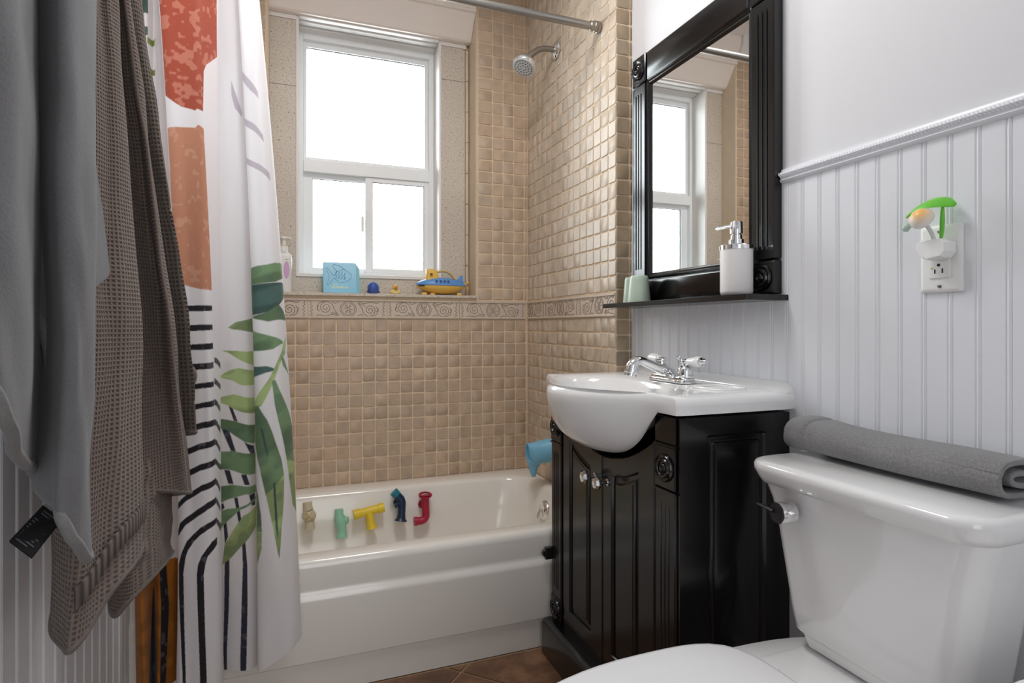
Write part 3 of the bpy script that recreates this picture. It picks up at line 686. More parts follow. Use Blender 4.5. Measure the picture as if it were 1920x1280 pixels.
DARK = [([(-1.325,-1.007),(-1.3,-0.9154),(-1.3,-0.9154)],0.7763),([(-1.29,-1.0593),(-1.23,-0.9882),(-1.23,-0.9397)],0.7642),([(-1.2725,-1.0647),(-1.195,-1.0408),(-1.195,-0.9941)],0.7616),([(-1.2675,-1.0445),(-1.185,-1.0626),(-1.185,-0.9931)],0.7562),([(-1.29,-1.0345),(-1.23,-1.0526),(-1.23,-0.9831)],0.754),([(-1.32,-1.0545),(-1.29,-1.0726),(-1.29,-1.0031)],0.7614)]
TAG_QUAD = [(-1.253, -1.5962, 0.7806), (-1.228, -1.6204, 0.7693), (-1.238, -1.6727, 0.7471), (-1.26, -1.6627, 0.7635)]
FLAP = [(-1.228, -1.5407, 1.1929), (-1.228, -1.507, 1.1985), (-1.228, -1.475, 1.1383), (-1.228, -1.443, 1.0633), (-1.228, -1.4506, 1.0537), (-1.228, -1.5242, 1.0296), (-1.228, -1.5447, 1.0284)]
BIN = (-0.1434, -2.0706, 0.550)
# ------------------------------------------------------------------ bathtub
def tub():
    t = thing('bathtub', 'white enamel bathtub with a stepped apron', 'bathtub', (-0.68, -0.38, 0))
    x0, x1, y0, y1 = XL + 0.004, -0.004, -0.762, -0.004
    n = 14
    def ring(ax0, ax1, ay0, ay1, r, z): return [(x, y, z) for x, y in rrect(ax0, ax1, ay0, ay1, r, n)]
    mb = MB()
    R = [ring(x0, x1, y0 + 0.004, y1, 0.004, 0.0), ring(x0, x1, y0 + 0.004, y1, 0.004, 0.085),
         ring(x0, x1, y0 - 0.002, y1, 0.004, 0.090), ring(x0, x1, y0 - 0.002, y1, 0.004, 0.248),
         ring(x0, x1, y0 - 0.001, y1, 0.004, 0.256), ring(x0, x1, y0 + 0.005, y1, 0.004, 0.266), ring(x0, x1, y0 + 0.008, y1, 0.004, 0.272),
         ring(x0, x1, y0 + 0.0085, y1, 0.004, 0.280), ring(x0, x1, y0 + 0.006, y1, 0.004, 0.335), ring(x0, x1, y0 + 0.008, y1, 0.004, 0.345),
         ring(x0, x1, y0 + 0.013, y1, 0.004, 0.353), ring(x0, x1, y0 + 0.021, y1, 0.004, 0.357), ring(x0 + .01, x1 - .01, y0 + 0.030, y1 - .01, 0.01, RIM)]
    ix0, ix1, iy0, iy1 = x0 + 0.055, x1 - 0.044, y0 + 0.078, y1 - 0.095
    R += [ring(ix0 - .012, ix1 + .012, iy0 - .012, iy1 + .012, 0.13, RIM), ring(ix0, ix1, iy0, iy1, 0.13, RIM - 0.004), ring(ix0 + .008, ix1 - .010, iy0 + .006, iy1 - .008, 0.13, RIM - 0.016),
          ring(ix0 + .03, ix1 - .03, iy0 + .014, iy1 - .022, 0.13, 0.24), ring(ix0 + .06, ix1 - .05, iy0 + .03, iy1 - .05, 0.14, 0.12),
          ring(ix0 + .10, ix1 - .08, iy0 + .06, iy1 - .085, 0.14, 0.075), ring(ix0 + .18, ix1 - .16, iy0 + .13, iy1 - .15, 0.12, 0.062), ring(ix0 + .35, ix1 - .35, iy0 + .22, iy1 - .24, 0.04, 0.060)]
    mb.loft(R, True, True, True)
    mb.build('tub_body', M['tub'], t, smooth=50)
    # overflow plate at the tap end
    mb = MB(); mb.lathe([(0.0, 0.0), (0.036, 0.0), (0.038, 0.004), (0.036, 0.012), (0.028, 0.018), (0.0, 0.020)], (-0.064, -0.345, 0.275), (-1, 0, 0.15), 36)
    mb.tube([(-0.086, -0.345, 0.280), (-0.095, -0.345, 0.268), (-0.098, -0.345, 0.250)], 0.006, 10)
    mb.build('overflow_plate', M['chrome'], t, smooth=40)
    return t
tub()

# blue spout cover: a soft whale whose tail hangs down
def spout():
    t = thing('tub_spout_cover', 'light blue whale-shaped bath spout cover on the tub tap', 'spout cover', (-0.07, -0.33, 0.5))
    # body: an open tube that widens towards the mouth, flattened
    mb = MB(); rings = []; n = 32
    def Q(x, dy, z): x *= .82; return (x, -0.335 + 0.42 * -x + dy, z)      # the tap points slightly away from the camera
    for x, zc, rz, ry, tl in ((-0.006, 0.503, 0.045, 0.036, 0), (-0.030, 0.502, 0.046, 0.038, 0), (-0.055, 0.499, 0.046, 0.040, 0), (-0.080, 0.495, 0.045, 0.041, 0), (-0.105, 0.489, 0.044, 0.038, -.05), (-0.125, 0.484, 0.044, 0.032, -.10), (-0.138, 0.482, 0.045, 0.026, -.14)):
        rings.append([Q(x + tl * rz * math.sin(a), ry * math.cos(a), zc + rz * math.sin(a)) for a in [2 * PI * k / n for k in range(n)]])
    cen = [Vector((sum(p[i] for p in r) / n for i in range(3))) for r in rings]
    lip = [tuple(cen[-1] + (Vector(p) - cen[-1]) * 0.86) for p in rings[-1]]
    deep = [(p[0] + .006, p[1], p[2]) for p in lip]
    mb.loft(rings + [lip, deep], True, True, True)
    mb.build('cover_body', M['bluevinyl'], t, smooth=50)
    mb = MB(); pts = [Q(-0.112, 0, 0.458), Q(-0.118, 0, 0.440), Q(-0.119, 0, 0.424), Q(-0.117, 0, 0.408), Q(-0.115, 0, 0.396)]
    mb.tube(pts, [0.024, 0.018, 0.013, 0.010, 0.006], 16, True, (1, 1.2)); mb.build('drip_tail', M['bluevinyl'], t, smooth=60)
    mb = MB(); mb.lathe([(0, 0), (0.004, 0), (0.003, .0015), (0, .002)], Q(-0.050, -0.0360, 0.506), (0, -1, 0), 14); mb.build('eye', M['blackplastic'], t)
    mb = MB(); mb.tube(rings[-1] + rings[-1][:1], 0.0028, 8, False); mb.build('mouth_rim', M['bluevinyl'], t, smooth=60)
M['bluevinyl'] = plastic('blue_vinyl', rgb(122, 188, 220), 0.45)
spout()

# shower head
def shower():
    t = thing('shower_sprayer', 'chrome shower head on a bent arm from the tiled wall', 'shower head', (-0.004, -0.31, 2.08))
    y = -0.310
    mb = MB(); mb.lathe([(0.0, 0), (0.034, 0), (0.035, 0.004), (0.027, 0.010), (0.015, 0.014), (0.0, 0.015)], (-0.004, y, 2.080), (-1, 0, 0), 36); mb.build('wall_flange', M['chrome'], t, smooth=40)
    mb = MB(); mb.tube(curve3([(-0.010, y, 2.080), (-0.040, y, 2.081), (-0.075, y, 2.073), (-0.105, y, 2.052), (-0.128, y, 2.030)], 22), 0.0112, 18); mb.build('arm', M['nickel'], t, smooth=60)
    d = Vector((-0.42, -0.24, -0.87)).normalized(); o = Vector((-0.126, y, 2.033))
    mb = MB(); mb.lathe([(0.0, -0.004), (0.013, -0.004), (0.015, 0.004), (0.014, 0.012), (0.021, 0.016), (0.026, 0.026), (0.044, 0.034), (0.047, 0.040), (0.047, 0.050), (0.044, 0.055), (0.0, 0.055)], o, d, 40); mb.build('head_body', M['chrome'], t, smooth=40)
    mb = MB(); mb.lathe([(0.0, 0.0548), (0.042, 0.0548), (0.041, 0.058), (0.0, 0.0595)], o, d, 40); face = mb.build('spray_face', mat('spray_face', rgb(205, 208, 210), 0.3), t, smooth=40)
    mb = MB(); q = Vector((0, 0, 1)).rotation_difference(d)
    for r, k in ((0.011, 6), (0.022, 12), (0.034, 20)):
        for i in range(k):
            p = o + q @ Vector((r * math.cos(2 * PI * i / k), r * math.sin(2 * PI * i / k), 0.0585)); mb.lathe([(0, 0), (0.0024, 0), (0.0016, 0.0026), (0, 0.0028)], p, d, 8)
    mb.build('spray_nozzles', mat('nozzle_rubber', rgb(60, 62, 64), 0.5), face, smooth=50)
    mb = MB(); p = o + q @ Vector((-0.020, 0.036, 0.046)); mb.lathe([(0, -.006), (0.006, -.006), (0.006, .006), (0, .007)], p, (-0.6, 0.5, 0.1), 12); mb.build('spray_lever', M['chrome'], t, smooth=40)
shower()

# curtain rod
def rod():
    t = thing('curtain_rod', 'brushed metal shower curtain rod ending at the tiled wall', 'curtain rod', (-0.004, -0.655, 2.005))
    mb = MB(); mb.tube([(XL + 0.004, -0.655, 2.005), (-0.9, -0.655, 2.005), (-0.45, -0.655, 2.005), (-0.035, -0.655, 2.005)], 0.0130, 28); mb.build('tube', M['nickel'], t, smooth=60)
    mb = MB(); mb.lathe([(0, 0), (0.0195, 0), (0.0195, 0.010), (0.0175, 0.011), (0.0175, 0.014), (0.019, 0.015), (0.019, 0.020), (0.0165, 0.022), (0.0165, 0.034), (0.0135, 0.037), (0, 0.037)], (-0.0055, -0.655, 2.005), (-1, 0, 0), 32); mb.build('end_cap', M['nickel'], t, smooth=35)
rod()

# ------------------------------------------------------------------ shower curtain
def inside(px, py, poly):
    n = len(poly); r = np.zeros(px.shape, bool); j = n - 1
    for i in range(n):
        xi, yi = poly[i]; xj, yj = poly[j]
        if yi != yj:
            c = ((yi > py) != (yj > py)) & (px < (xj - xi) * (py - yi) / (yj - yi) + xi); r ^= c
        j = i
    return r
def vnoise(h, w, fy, fx, seed):
    g = np.random.default_rng(seed); ny, nx = int(fy) + 2, int(fx) + 2
    a = g.random((ny, nx)); y = np.linspace(0, fy, h); x = np.linspace(0, fx, w)
    yi = y.astype(int); xi = x.astype(int); ty = (y - yi)[:, None]; tx = (x - xi)[None, :]
    ty = ty * ty * (3 - 2 * ty); tx = tx * tx * (3 - 2 * tx)
    return (a[yi][:, xi] * (1 - ty) + a[yi + 1][:, xi] * ty) * (1 - tx) + (a[yi][:, xi + 1] * (1 - ty) + a[yi + 1][:, xi + 1] * ty) * tx
def fabric_grid(X, Y, Z, name, m, color=None):
    nz, ns = X.shape
    v = np.stack([X, Y, Z], -1).reshape(-1, 3)
    i = np.arange(nz * ns).reshape(nz, ns)
    q = np.stack([i[:-1, :-1], i[:-1, 1:], i[1:, 1:], i[1:, :-1]], -1).reshape(-1, 4)
    me = bpy.data.meshes.new(name)
    me.vertices.add(len(v)); me.vertices.foreach_set('co', v.astype(np.float32).ravel())
    me.loops.add(q.size); me.loops.foreach_set('vertex_index', q.astype(np.int32).ravel())
    me.polygons.add(len(q)); me.polygons.foreach_set('loop_start', np.arange(0, q.size, 4, dtype=np.int32))
    me.update(calc_edges=True)
    me.polygons.foreach_set('use_smooth', np.ones(len(q), bool))
    if color is not None:
        a = me.color_attributes.new('print', 'FLOAT_COLOR', 'POINT'); a.data.foreach_set('color', color.astype(np.float32).reshape(-1, 4).ravel())
    o = bpy.data.objects.new(name, me); COL.objects.link(o); me.materials.append(m)
    return o, me, q
def curtain():
    NS, NZ = 641, 1001; ZT, ZM, ZB = 1.86, .96, .14; ztop = 1.985
    T, Mi, B = [catrom(r, NS) for r in CURTAIN_ROWS]; hem = catrom(CURTAIN_HEM, NS)[:, 0]
    V = np.linspace(0, 1, NZ); Z = hem[None, :] + (ztop - hem[None, :]) * V[:, None]
    l0 = (Z - ZM) * (Z - ZB) / ((ZT - ZM) * (ZT - ZB)); l1 = (Z - ZT) * (Z - ZB) / ((ZM - ZT) * (ZM - ZB)); l2 = (Z - ZT) * (Z - ZM) / ((ZB - ZT) * (ZB - ZM))
    X = T[:, 0] * l0 + Mi[:, 0] * l1 + B[:, 0] * l2; Y = T[:, 1] * l0 + Mi[:, 1] * l1 + B[:, 1] * l2
    # faint creases of the hanging cloth
    nz = vnoise(NZ, NS, 9, 26, 5) - .5; Y = Y + 0.006 * nz
    # the print, laid out on the cloth itself (fold index across, height fraction up)
    S = np.linspace(0, len(CURTAIN_HEM) - 1, NS)
    SS, VV = np.meshgrid(S, V)
    PAL = dict(white=rgb(240, 238, 240), rust=rgb(172, 82, 62), peach=rgb(200, 140, 112), black=rgb(40, 36, 42), navy=rgb(52, 54, 72), lgreen=rgb(166, 186, 128), mgreen=rgb(116, 144, 108), dgreen=rgb(76, 102, 97), olive=rgb(140, 156, 84), mustard=rgb(176, 112, 36), lilac=rgb(196, 186, 196))
    col = np.zeros((NZ, NS, 4), np.float32); col[...] = PAL['white']
    n_a = vnoise(NZ, NS, 190, 90, 1) * .5 + vnoise(NZ, NS, 90, 34, 2) * .5; n_b = vnoise(NZ, NS, 70, 22, 3); n_c = vnoise(NZ, NS, 45, 10, 4)
    order = sorted(CURTAIN_PRINT, key=lambda p: 0 if p[0] in ('navy', 'mustard') else 1)
    for kind, poly in order:
        cov = np.zeros((NZ, NS), np.float32)
        for dx, dy in ((-.25, -.25), (.25, -.25), (-.25, .25), (.25, .25)):
            cov += inside(SS + dx * (S[1] - S[0]), VV + dy * (V[1] - V[0]), poly) * .25
        c = np.zeros((NZ, NS, 4), np.float32); c[...] = PAL[kind]
        if kind == 'rust':
            k = np.clip((n_a - .60) * 14, 0, 1)[..., None] * .75; c = c * (1 - k) + np.array(rgb(206, 134, 112)) * k
        elif kind == 'peach':
            k = np.clip((n_a - .64) * 14, 0, 1)[..., None] * .6; c = c * (1 - k) + np.array(rgb(216, 168, 140)) * k
        elif kind in ('black', 'navy'):
            k = np.clip((n_a - .70) * 16, 0, 1)[..., None] * .5; c = c * (1 - k) + np.array(rgb(112, 108, 116)) * k
        elif kind in ('lgreen', 'mgreen', 'dgreen'):   # watercolour washes
            k = np.clip((n_c - .5) * 5, -.5, .5)[..., None]; c = c * (1 + .45 * k); k2 = np.clip((n_b - .62) * 12, 0, 1)[..., None] * .3; c = c * (1 - k2) + np.array(PAL['dgreen']) * k2
        elif kind == 'mustard':
            k = np.clip((n_b - .5) * 4, -.5, .5)[..., None]; c = c * (1 + .3 * k)
        c[..., 3] = 1
        col = col * (1 - cov[..., None]) + c * cov[..., None]
    col[..., 3] = 1
    m, nt, p = new_mat('printed_polyester')
    at = node(nt, 'ShaderNodeAttribute'); at.attribute_name = 'print'
    nt.links.new(at.outputs['Color'], p.inputs['Base Color']); p.inputs['Roughness'].default_value = 0.62; p.inputs['Specular IOR Level'].default_value = 0.3
    p.inputs['Sheen Weight'].default_value = 0.15
    tl = node(nt, 'ShaderNodeBsdfTranslucent'); nt.links.new(at.outputs['Color'], tl.inputs['Color'])
    mx = node(nt, 'ShaderNodeMixShader'); mx.inputs[0].default_value = 0.31
    out = nt.nodes['Material Output']
    nt.links.new(p.outputs[0], mx.inputs[1]); nt.links.new(tl.outputs[0], mx.inputs[2]); nt.links.new(mx.outputs[0], out.inputs['Surface'])
    o, me, q = fabric_grid(X, Y, Z, 'shower_curtain', m, col)
    tag(o, 'white shower curtain printed with rust shapes, black arches and green palm leaves', 'shower curtain')
curtain()

# ------------------------------------------------------------------ towels hanging on the left wall
def towel_sheet(name, cols, m, parent, ztop=1.74, n_per=10, nz=150, wave=0.004, seed=1, thick=0.007, wscale=1.0):
    pts = [c[0] for c in cols]; zb = [c[1] for c in cols]; NS = (len(cols) - 1) * n_per + 1
    ZT, ZM = 1.58, 0.99
    rows = [catrom([p[i] for p in pts], NS) for i in range(3)]; zbs = catrom(zb, NS)[:, 0]; ZB = 0.72
    V = np.linspace(0, 1, nz); Z = zbs[None, :] + (ztop - zbs[None, :]) * V[:, None]
    # piecewise smooth interpolation between the three measured outlines
    def interp(a, b, c):
        t1 = np.clip((Z - ZB) / (ZM - ZB), -.6, 1); t2 = np.clip((Z - ZM) / (ZT - ZM), 0, 1.3)
        lo = c + (b - c) * t1; hi = b + (a - b) * t2
        w = np.clip((Z - (ZM - .12)) / .24, 0, 1); w = w * w * (3 - 2 * w)
        return lo * (1 - w) + hi * w
    X = interp(rows[0][:, 0], rows[1][:, 0], rows[2][:, 0]); Y = interp(rows[0][:, 1], rows[1][:, 1], rows[2][:, 1])
    X = X + wave * (vnoise(nz, NS, 10, len(cols) * 1.3, seed) - .5) * 2; X = np.maximum(X, XL + 0.012)
    o, me, q = fabric_grid(X, Y, Z, name, m)
    d = np.sqrt(np.diff(rows[1][:, 0]) ** 2 + np.diff(rows[1][:, 1]) ** 2); s = np.concatenate([[0], np.cumsum(d)])
    U = np.broadcast_to(s[None, :], Z.shape)
    uv = me.uv_layers.new(name='UVMap'); vi = np.zeros(len(me.loops), np.int32); me.loops.foreach_get('vertex_index', vi)
    uv.data.foreach_set('uv', np.stack([U.ravel()[vi] * wscale, Z.ravel()[vi] * wscale], -1).astype(np.float32).ravel())
    sm = o.modifiers.new('solid', 'SOLIDIFY'); sm.thickness = thick; sm.offset = 0
    ss = o.modifiers.new('sub', 'SUBSURF'); ss.levels = 1; ss.render_levels = 1
    if parent:
        o.parent = parent; o.matrix_parent_inverse = Matrix.Translation(-Vector(parent.location))
    bottom = [(X[0, i], Y[0, i], Z[0, i]) for i in range(NS)]
    return o, bottom
def hem(name, pts, r, m, parent):
    mb = MB(); mb.tube(pts, r, 8); return mb.build(name, m, parent, smooth=70)

t = thing('plush_towel', 'smooth grey plush towel hanging nearest, with a black care tag', 'towel', (-1.25, -1.6, 0.71), None)
o, b = towel_sheet('cloth', PLUSH, M['plush'], t, seed=3, thick=0.009)
hem('rolled_hem', [(p[0] + 0.001, p[1], p[2] + 0.004 + 0.0012 * math.sin(i * .9)) for i, p in enumerate(b)], 0.0062, M['plushhem'], t)
def quad_px(name, P, m, parent, th=0.0012):
    mb = MB(); n = (Vector(P[1]) - Vector(P[0])).cross(Vector(P[2]) - Vector(P[0])).normalized() * th
    mb.loft([[tuple(Vector(p) - n) for p in P], [tuple(Vector(p) + n) for p in P]], True, True, True); return mb.build(name, m, parent, smooth=None)
M['tagblack'] = mat('tag_satin', rgb(24, 24, 26), 0.85, spec=0.2); M['tagink'] = mat('tag_ink', rgb(84, 86, 92), 0.85, spec=0.2)
A_, B_, C_, D_ = TAG_QUAD
tg = quad_px('care_tag', [A_, B_, C_, D_], M['tagblack'], t)
mb = MB()
def tq(u, v, lift=0.0022):
    A, B, Cc, D = map(Vector, (A_, B_, C_, D_)); p = A.lerp(B, u).lerp(D.lerp(Cc, u), v); n = (B - A).cross(D - A).normalized()
    if n.x < 0: n = -n
    return p + n * lift
for v, u0, u1 in ((.10, .2, .85), (.17, .2, .85), (.34, .12, .8), (.41, .12, .7), (.50, .12, .85), (.57, .12, .6), (.68, .12, .85), (.75, .12, .75), (.82, .12, .85), (.89, .12, .65)):
    mb.add([tq(u0, v), tq(u1, v), tq(u1, v + .03), tq(u0, v + .03)], [(0, 1, 2, 3)])
mb.build('tag_print', M['tagink'], tg, smooth=None)

mb = MB(); mb.loft([[(x - .003, y, z) for x, y, z in FLAP], [(x + .003, y, z) for x, y, z in FLAP]], True, True, True)
mb.build('folded_corner', M['plush'], t, smooth=None, bevel=.003)
def rib_mat():
    m, nt, p = new_mat('ribbed_band'); tc = node(nt, 'ShaderNodeTexCoord'); wv = node(nt, 'ShaderNodeTexWave'); wv.bands_direction = 'Y'; wv.inputs['Scale'].default_value = 26
    nt.links.new(tc.outputs['Object'], wv.inputs['Vector']); mx = node(nt, 'ShaderNodeMix', data_type='RGBA'); mx.inputs['A'].default_value = rgb(60, 52, 49); mx.inputs['B'].default_value = rgb(118, 108, 103)
    nt.links.new(wv.outputs['Fac'], mx.inputs['Factor']); nt.links.new(mx.outputs['Result'], p.inputs['Base Color']); p.inputs['Roughness'].default_value = .95
    return m
M['ribband'] = rib_mat()
t = thing('waffle_towel', 'long taupe waffle towel hanging between the plush towel and the dark towel', 'towel', (-1.24, -1.25, 0.6))
o, b_ = towel_sheet('front_layer', TAUPE, M['taupe'], t, seed=4)
hem('front_hem', [(p[0], p[1], p[2] + 0.003) for p in b_], 0.0052, M['taupeband'], t)
o, b2 = towel_sheet('back_layer', TAUPE_BACK, M['taupe'], t, seed=5, ztop=0.74)
hem('back_hem', [(p[0], p[1], p[2] + 0.003) for p in b2], 0.0052, M['taupeband'], t)
# ribbed woven band above the front hem
mb = MB(); st = b_[6:50]
mb.loft([[(p[0] + .0048 + o, p[1], p[2] + h) for p in st] for h, o in ((.050, 0), (.053, .002), (.078, .002), (.081, 0))], False)
mb.build('woven_band', M['ribband'], t, smooth=60)

t = thing('dark_towel', 'short dark coarse-knit towel hanging next to the shower curtain', 'towel', (-1.22, -1.03, 0.76))
o, b = towel_sheet('cloth', DARK, M['dark'], t, seed=6)
hem('hem_edge', [(p[0], p[1], p[2] + 0.003) for p in b], 0.0055, M['taupeband'], t)
mb = MB(); mb.tube(curve3([(-1.235, -0.985, 0.925), (-1.205, -1.008, 0.915), (-1.182, -1.018, 0.893), (-1.182, -1.016, 0.870), (-1.20, -1.005, 0.845)], 22), 0.006, 8); mb.build('turned_edge', M['taupeband'], t, smooth=60)
# ------------------------------------------------------------------ vanity cabinet
FX, BX = -0.241, XR - 0.003                        # door face, back
VY0, VY1 = -1.400, -0.785                          # near side, far side
VC = -1.0925
def arch(y): return 0.656 + 1.5 * (y - VC) ** 2     # scooped line above the doors
def outline(y0, y1, zb, ztf, n=14):
    """closed outline in (y, z): bottom, near-to-far, with a shaped top"""
    out = [(y0 + (y1 - y0) * k / n, zb) for k in range(n)] + [(y1, zb + (ztf(y1) - zb) * k / n) for k in range(n)]
    out += [(y1 + (y0 - y1) * k / n, ztf(y1 + (y0 - y1) * k / n)) for k in range(n)] + [(y0, ztf(y0) + (zb - ztf(y0)) * k / n) for k in range(n)]
    return out
def panelled(mb, to3, o0, steps, back):
    """o0: function inset -> outline; steps: (inset, height) rings from the rim inwards"""
    rings = [[to3(a, b, back) for a, b in o0(0)]] + [[to3(a, b, h) for a, b in o0(i)] for i, h in steps]
    mb.loft(rings, True, True, True)
def door(mb, y0, y1, inner_lo, inner_hi):
    X = lambda a, b, h: (FX + 0.020 - h, a, b)
    py0, py1 = y0 + inner_lo, y1 - inner_hi
    def o(i):
        if i == 0: return outline(y0, y1, 0.098, arch)
        if i == 'edge': return outline(y0 + .003, y1 - .003, 0.101, lambda y: arch(y) - .003)
        zt = lambda y: arch(y) - 0.045 - (i)
        return outline(py0 + i, py1 - i, 0.165 + i, zt)
    rings = [[X(a, b, 0) for a, b in o(0)], [X(a, b, .017) for a, b in o(0)], [X(a, b, .020) for a, b in o('edge')]]
    for i, h in ((0.0001, .020), (.002, .017), (.004, .012), (.014, .011), (.018, .013), (.020, .0175), (.024, .0175), (.027, .0195)):
        rings.append([X(a, b, h) for a, b in o(i)])
    mb.loft(rings, True, True, True)
def rosette_mesh(mb, centre, axis, r):
    mb.lathe([(0, 0), (r, 0), (r, .004), (r * .92, .007), (r * .82, .0045), (r * .72, .004), (r * .64, .0075), (r * .52, .008), (r * .46, .004), (r * .36, .0035), (r * .30, .008), (r * .22, .0095), (r * .12, .006), (0, .0085)], centre, axis, 36)
def pilaster(mb, to3, a0, a1, z0, z1, h0, h1):
    """fluted board: cross-section swept along z, flutes stop short of the ends"""
    w = a1 - a0; c = [a0 + w * f for f in (.30, .50, .70)]; fw = w * .055
    def prof(z, deep):
        P = [(a0, h0), (a0, h1 - .002), (a0 + .002, h1)]
        for x in c: P += [(x - fw, h1), (x - fw * .4, h1 - .005 * deep), (x + fw * .4, h1 - .005 * deep), (x + fw, h1)]
        P += [(a1 - .002, h1), (a1, h1 - .002), (a1, h0)]
        return [to3(a, z, h) for a, h in P]
    mb.loft([prof(z0, 0), prof(z0 + .022, 0), prof(z0 + .030, 1), prof(z1 - .030, 1), prof(z1 - .022, 0), prof(z1, 0)], True, True, True)

t = thing('vanity_cabinet', 'glossy black vanity cabinet with two arched doors under the sink', 'bathroom cabinet', (-0.09, VC, 0))
mb = MB()
mb.box(FX + 0.022, BX, VY1 - 0.016, VY1, 0.0, 0.795); mb.box(FX + 0.022, BX, VY0, VY0 + 0.012, 0.0, 0.795)
mb.box(BX - 0.010, BX, VY0 + 0.012, VY1 - 0.016, 0.0, 0.795); mb.box(FX + 0.022, BX - 0.01, VY0 + 0.012, VY1 - 0.016, 0.085, 0.098)
mb.build('carcass', M['black'], t, smooth=None, bevel=0.0015)
# near side panel with its raised field
mb = MB(); X = lambda a, b, h: (a, VY0 - h, b)
def so(i):
    if i == 0: return [(a, b) for a, b in rrect(FX + .002, BX - .002, 0.10, 0.795, .0015, 4)]
    return [(a, b) for a, b in rrect(-0.172 + i, -0.012 - i, 0.165 + i, 0.757 - i, .006, 4)]
panelled(mb, X, so, [(0, .009), (0.0001, .010), (.002, .008), (.005, .0035), (.012, .003), (.016, .0045), (.018, .0075), (.023, .0075), (.026, .0095)], 0.0)
mb.build('side_panel', M['black'], t, smooth=30)
# plinth with chamfered top
mb = MB()
mb.loft([[(a, b, z) for a, b in rrect(-.277 + i, BX, VY0 - .022 + i, VY1 - .002 - i * .3, .002, 2)] for z, i in ((0, 0), (.088, 0), (.098, .004), (.104, .012), (.106, .020))], True, True, True)
mb.build('plinth', M['black'], t, smooth=30)
FXo = lambda a, b, h: (FX + 0.022 - h, a, b)
# near and far pilasters, each: block, rosette block, fluted shaft, foot block
def corner_post(y0, y1, top_plain):
    mb = MB()
    pilaster(mb, FXo, y0 + .003, y1 - .003, 0.178, 0.634, 0.0, 0.025)
    for z0, z1 in ((0.107, 0.175), (0.640, 0.731)) + (((0.737, 0.795),) if top_plain else ()):
        mb.loft([[FXo(a, b, h) for a, b in rrect(y0 + i, y1 - i, z0 + i, z1 - i, .001, 2)] for h, i in ((0, 0), (.024, 0), (.0265, .003))], True, True, True)
    for z in (0.6365, 0.734): mb.box(FX - .0055, FX + .022, y0 - .001, y1 + .001, z - .002, z + .002)
    mb.box(FX - .001, FX + .022, y0, y1, 0.107, 0.795)
    p = mb.build('corner_post', M['black'], t, smooth=30)
    for z in (0.141, 0.6855):
        mb = MB(); rosette_mesh(mb, (FX - .0040, (y0 + y1) / 2, z), (-1, 0, 0), 0.030); mb.build('rosette', M['black'], p, smooth=45)
corner_post(VY0 - .001, VY0 + 0.072, True)
corner_post(VY1 - 0.070, VY1, True)
for y0, y1, lo, hi, ky, in ((-1.3205, -1.0945, 0.062, 0.040, -1.1215), (-1.0915, -0.861, 0.060, 0.040, -1.0555)):
    mb = MB(); door(mb, y0, y1, lo if y0 < -1.2 else 0.060, hi); d = mb.build('door', M['black'], t, smooth=28)
    mb = MB(); o = (FX - 0.000, ky, 0.594)
    mb.lathe([(0, 0), (.0085, 0), (.0085, .003), (.0045, .005), (.004, .020), (.0075, .024), (.0145, .027), (.0165, .030), (.0165, .034), (.0125, .040), (.0055, .043), (0, .043)], o, (-1, 0, 0.02), 14)
    k = mb.build('door_knob', M['chrome'], d, smooth=14); k['label'] = 'faceted chrome knob'
mb = MB(); mb.box(-0.262, -0.222, VY1, VY1 + .012, 0.275, 0.312); mb.lathe([(0, 0), (.012, 0), (.012, .01), (0, .01)], (-0.258, VY1 + .004, 0.293), (0, 1, 0), 16)
mb.build('side_latch', M['blackplastic'], t, smooth=30, bevel=.002)

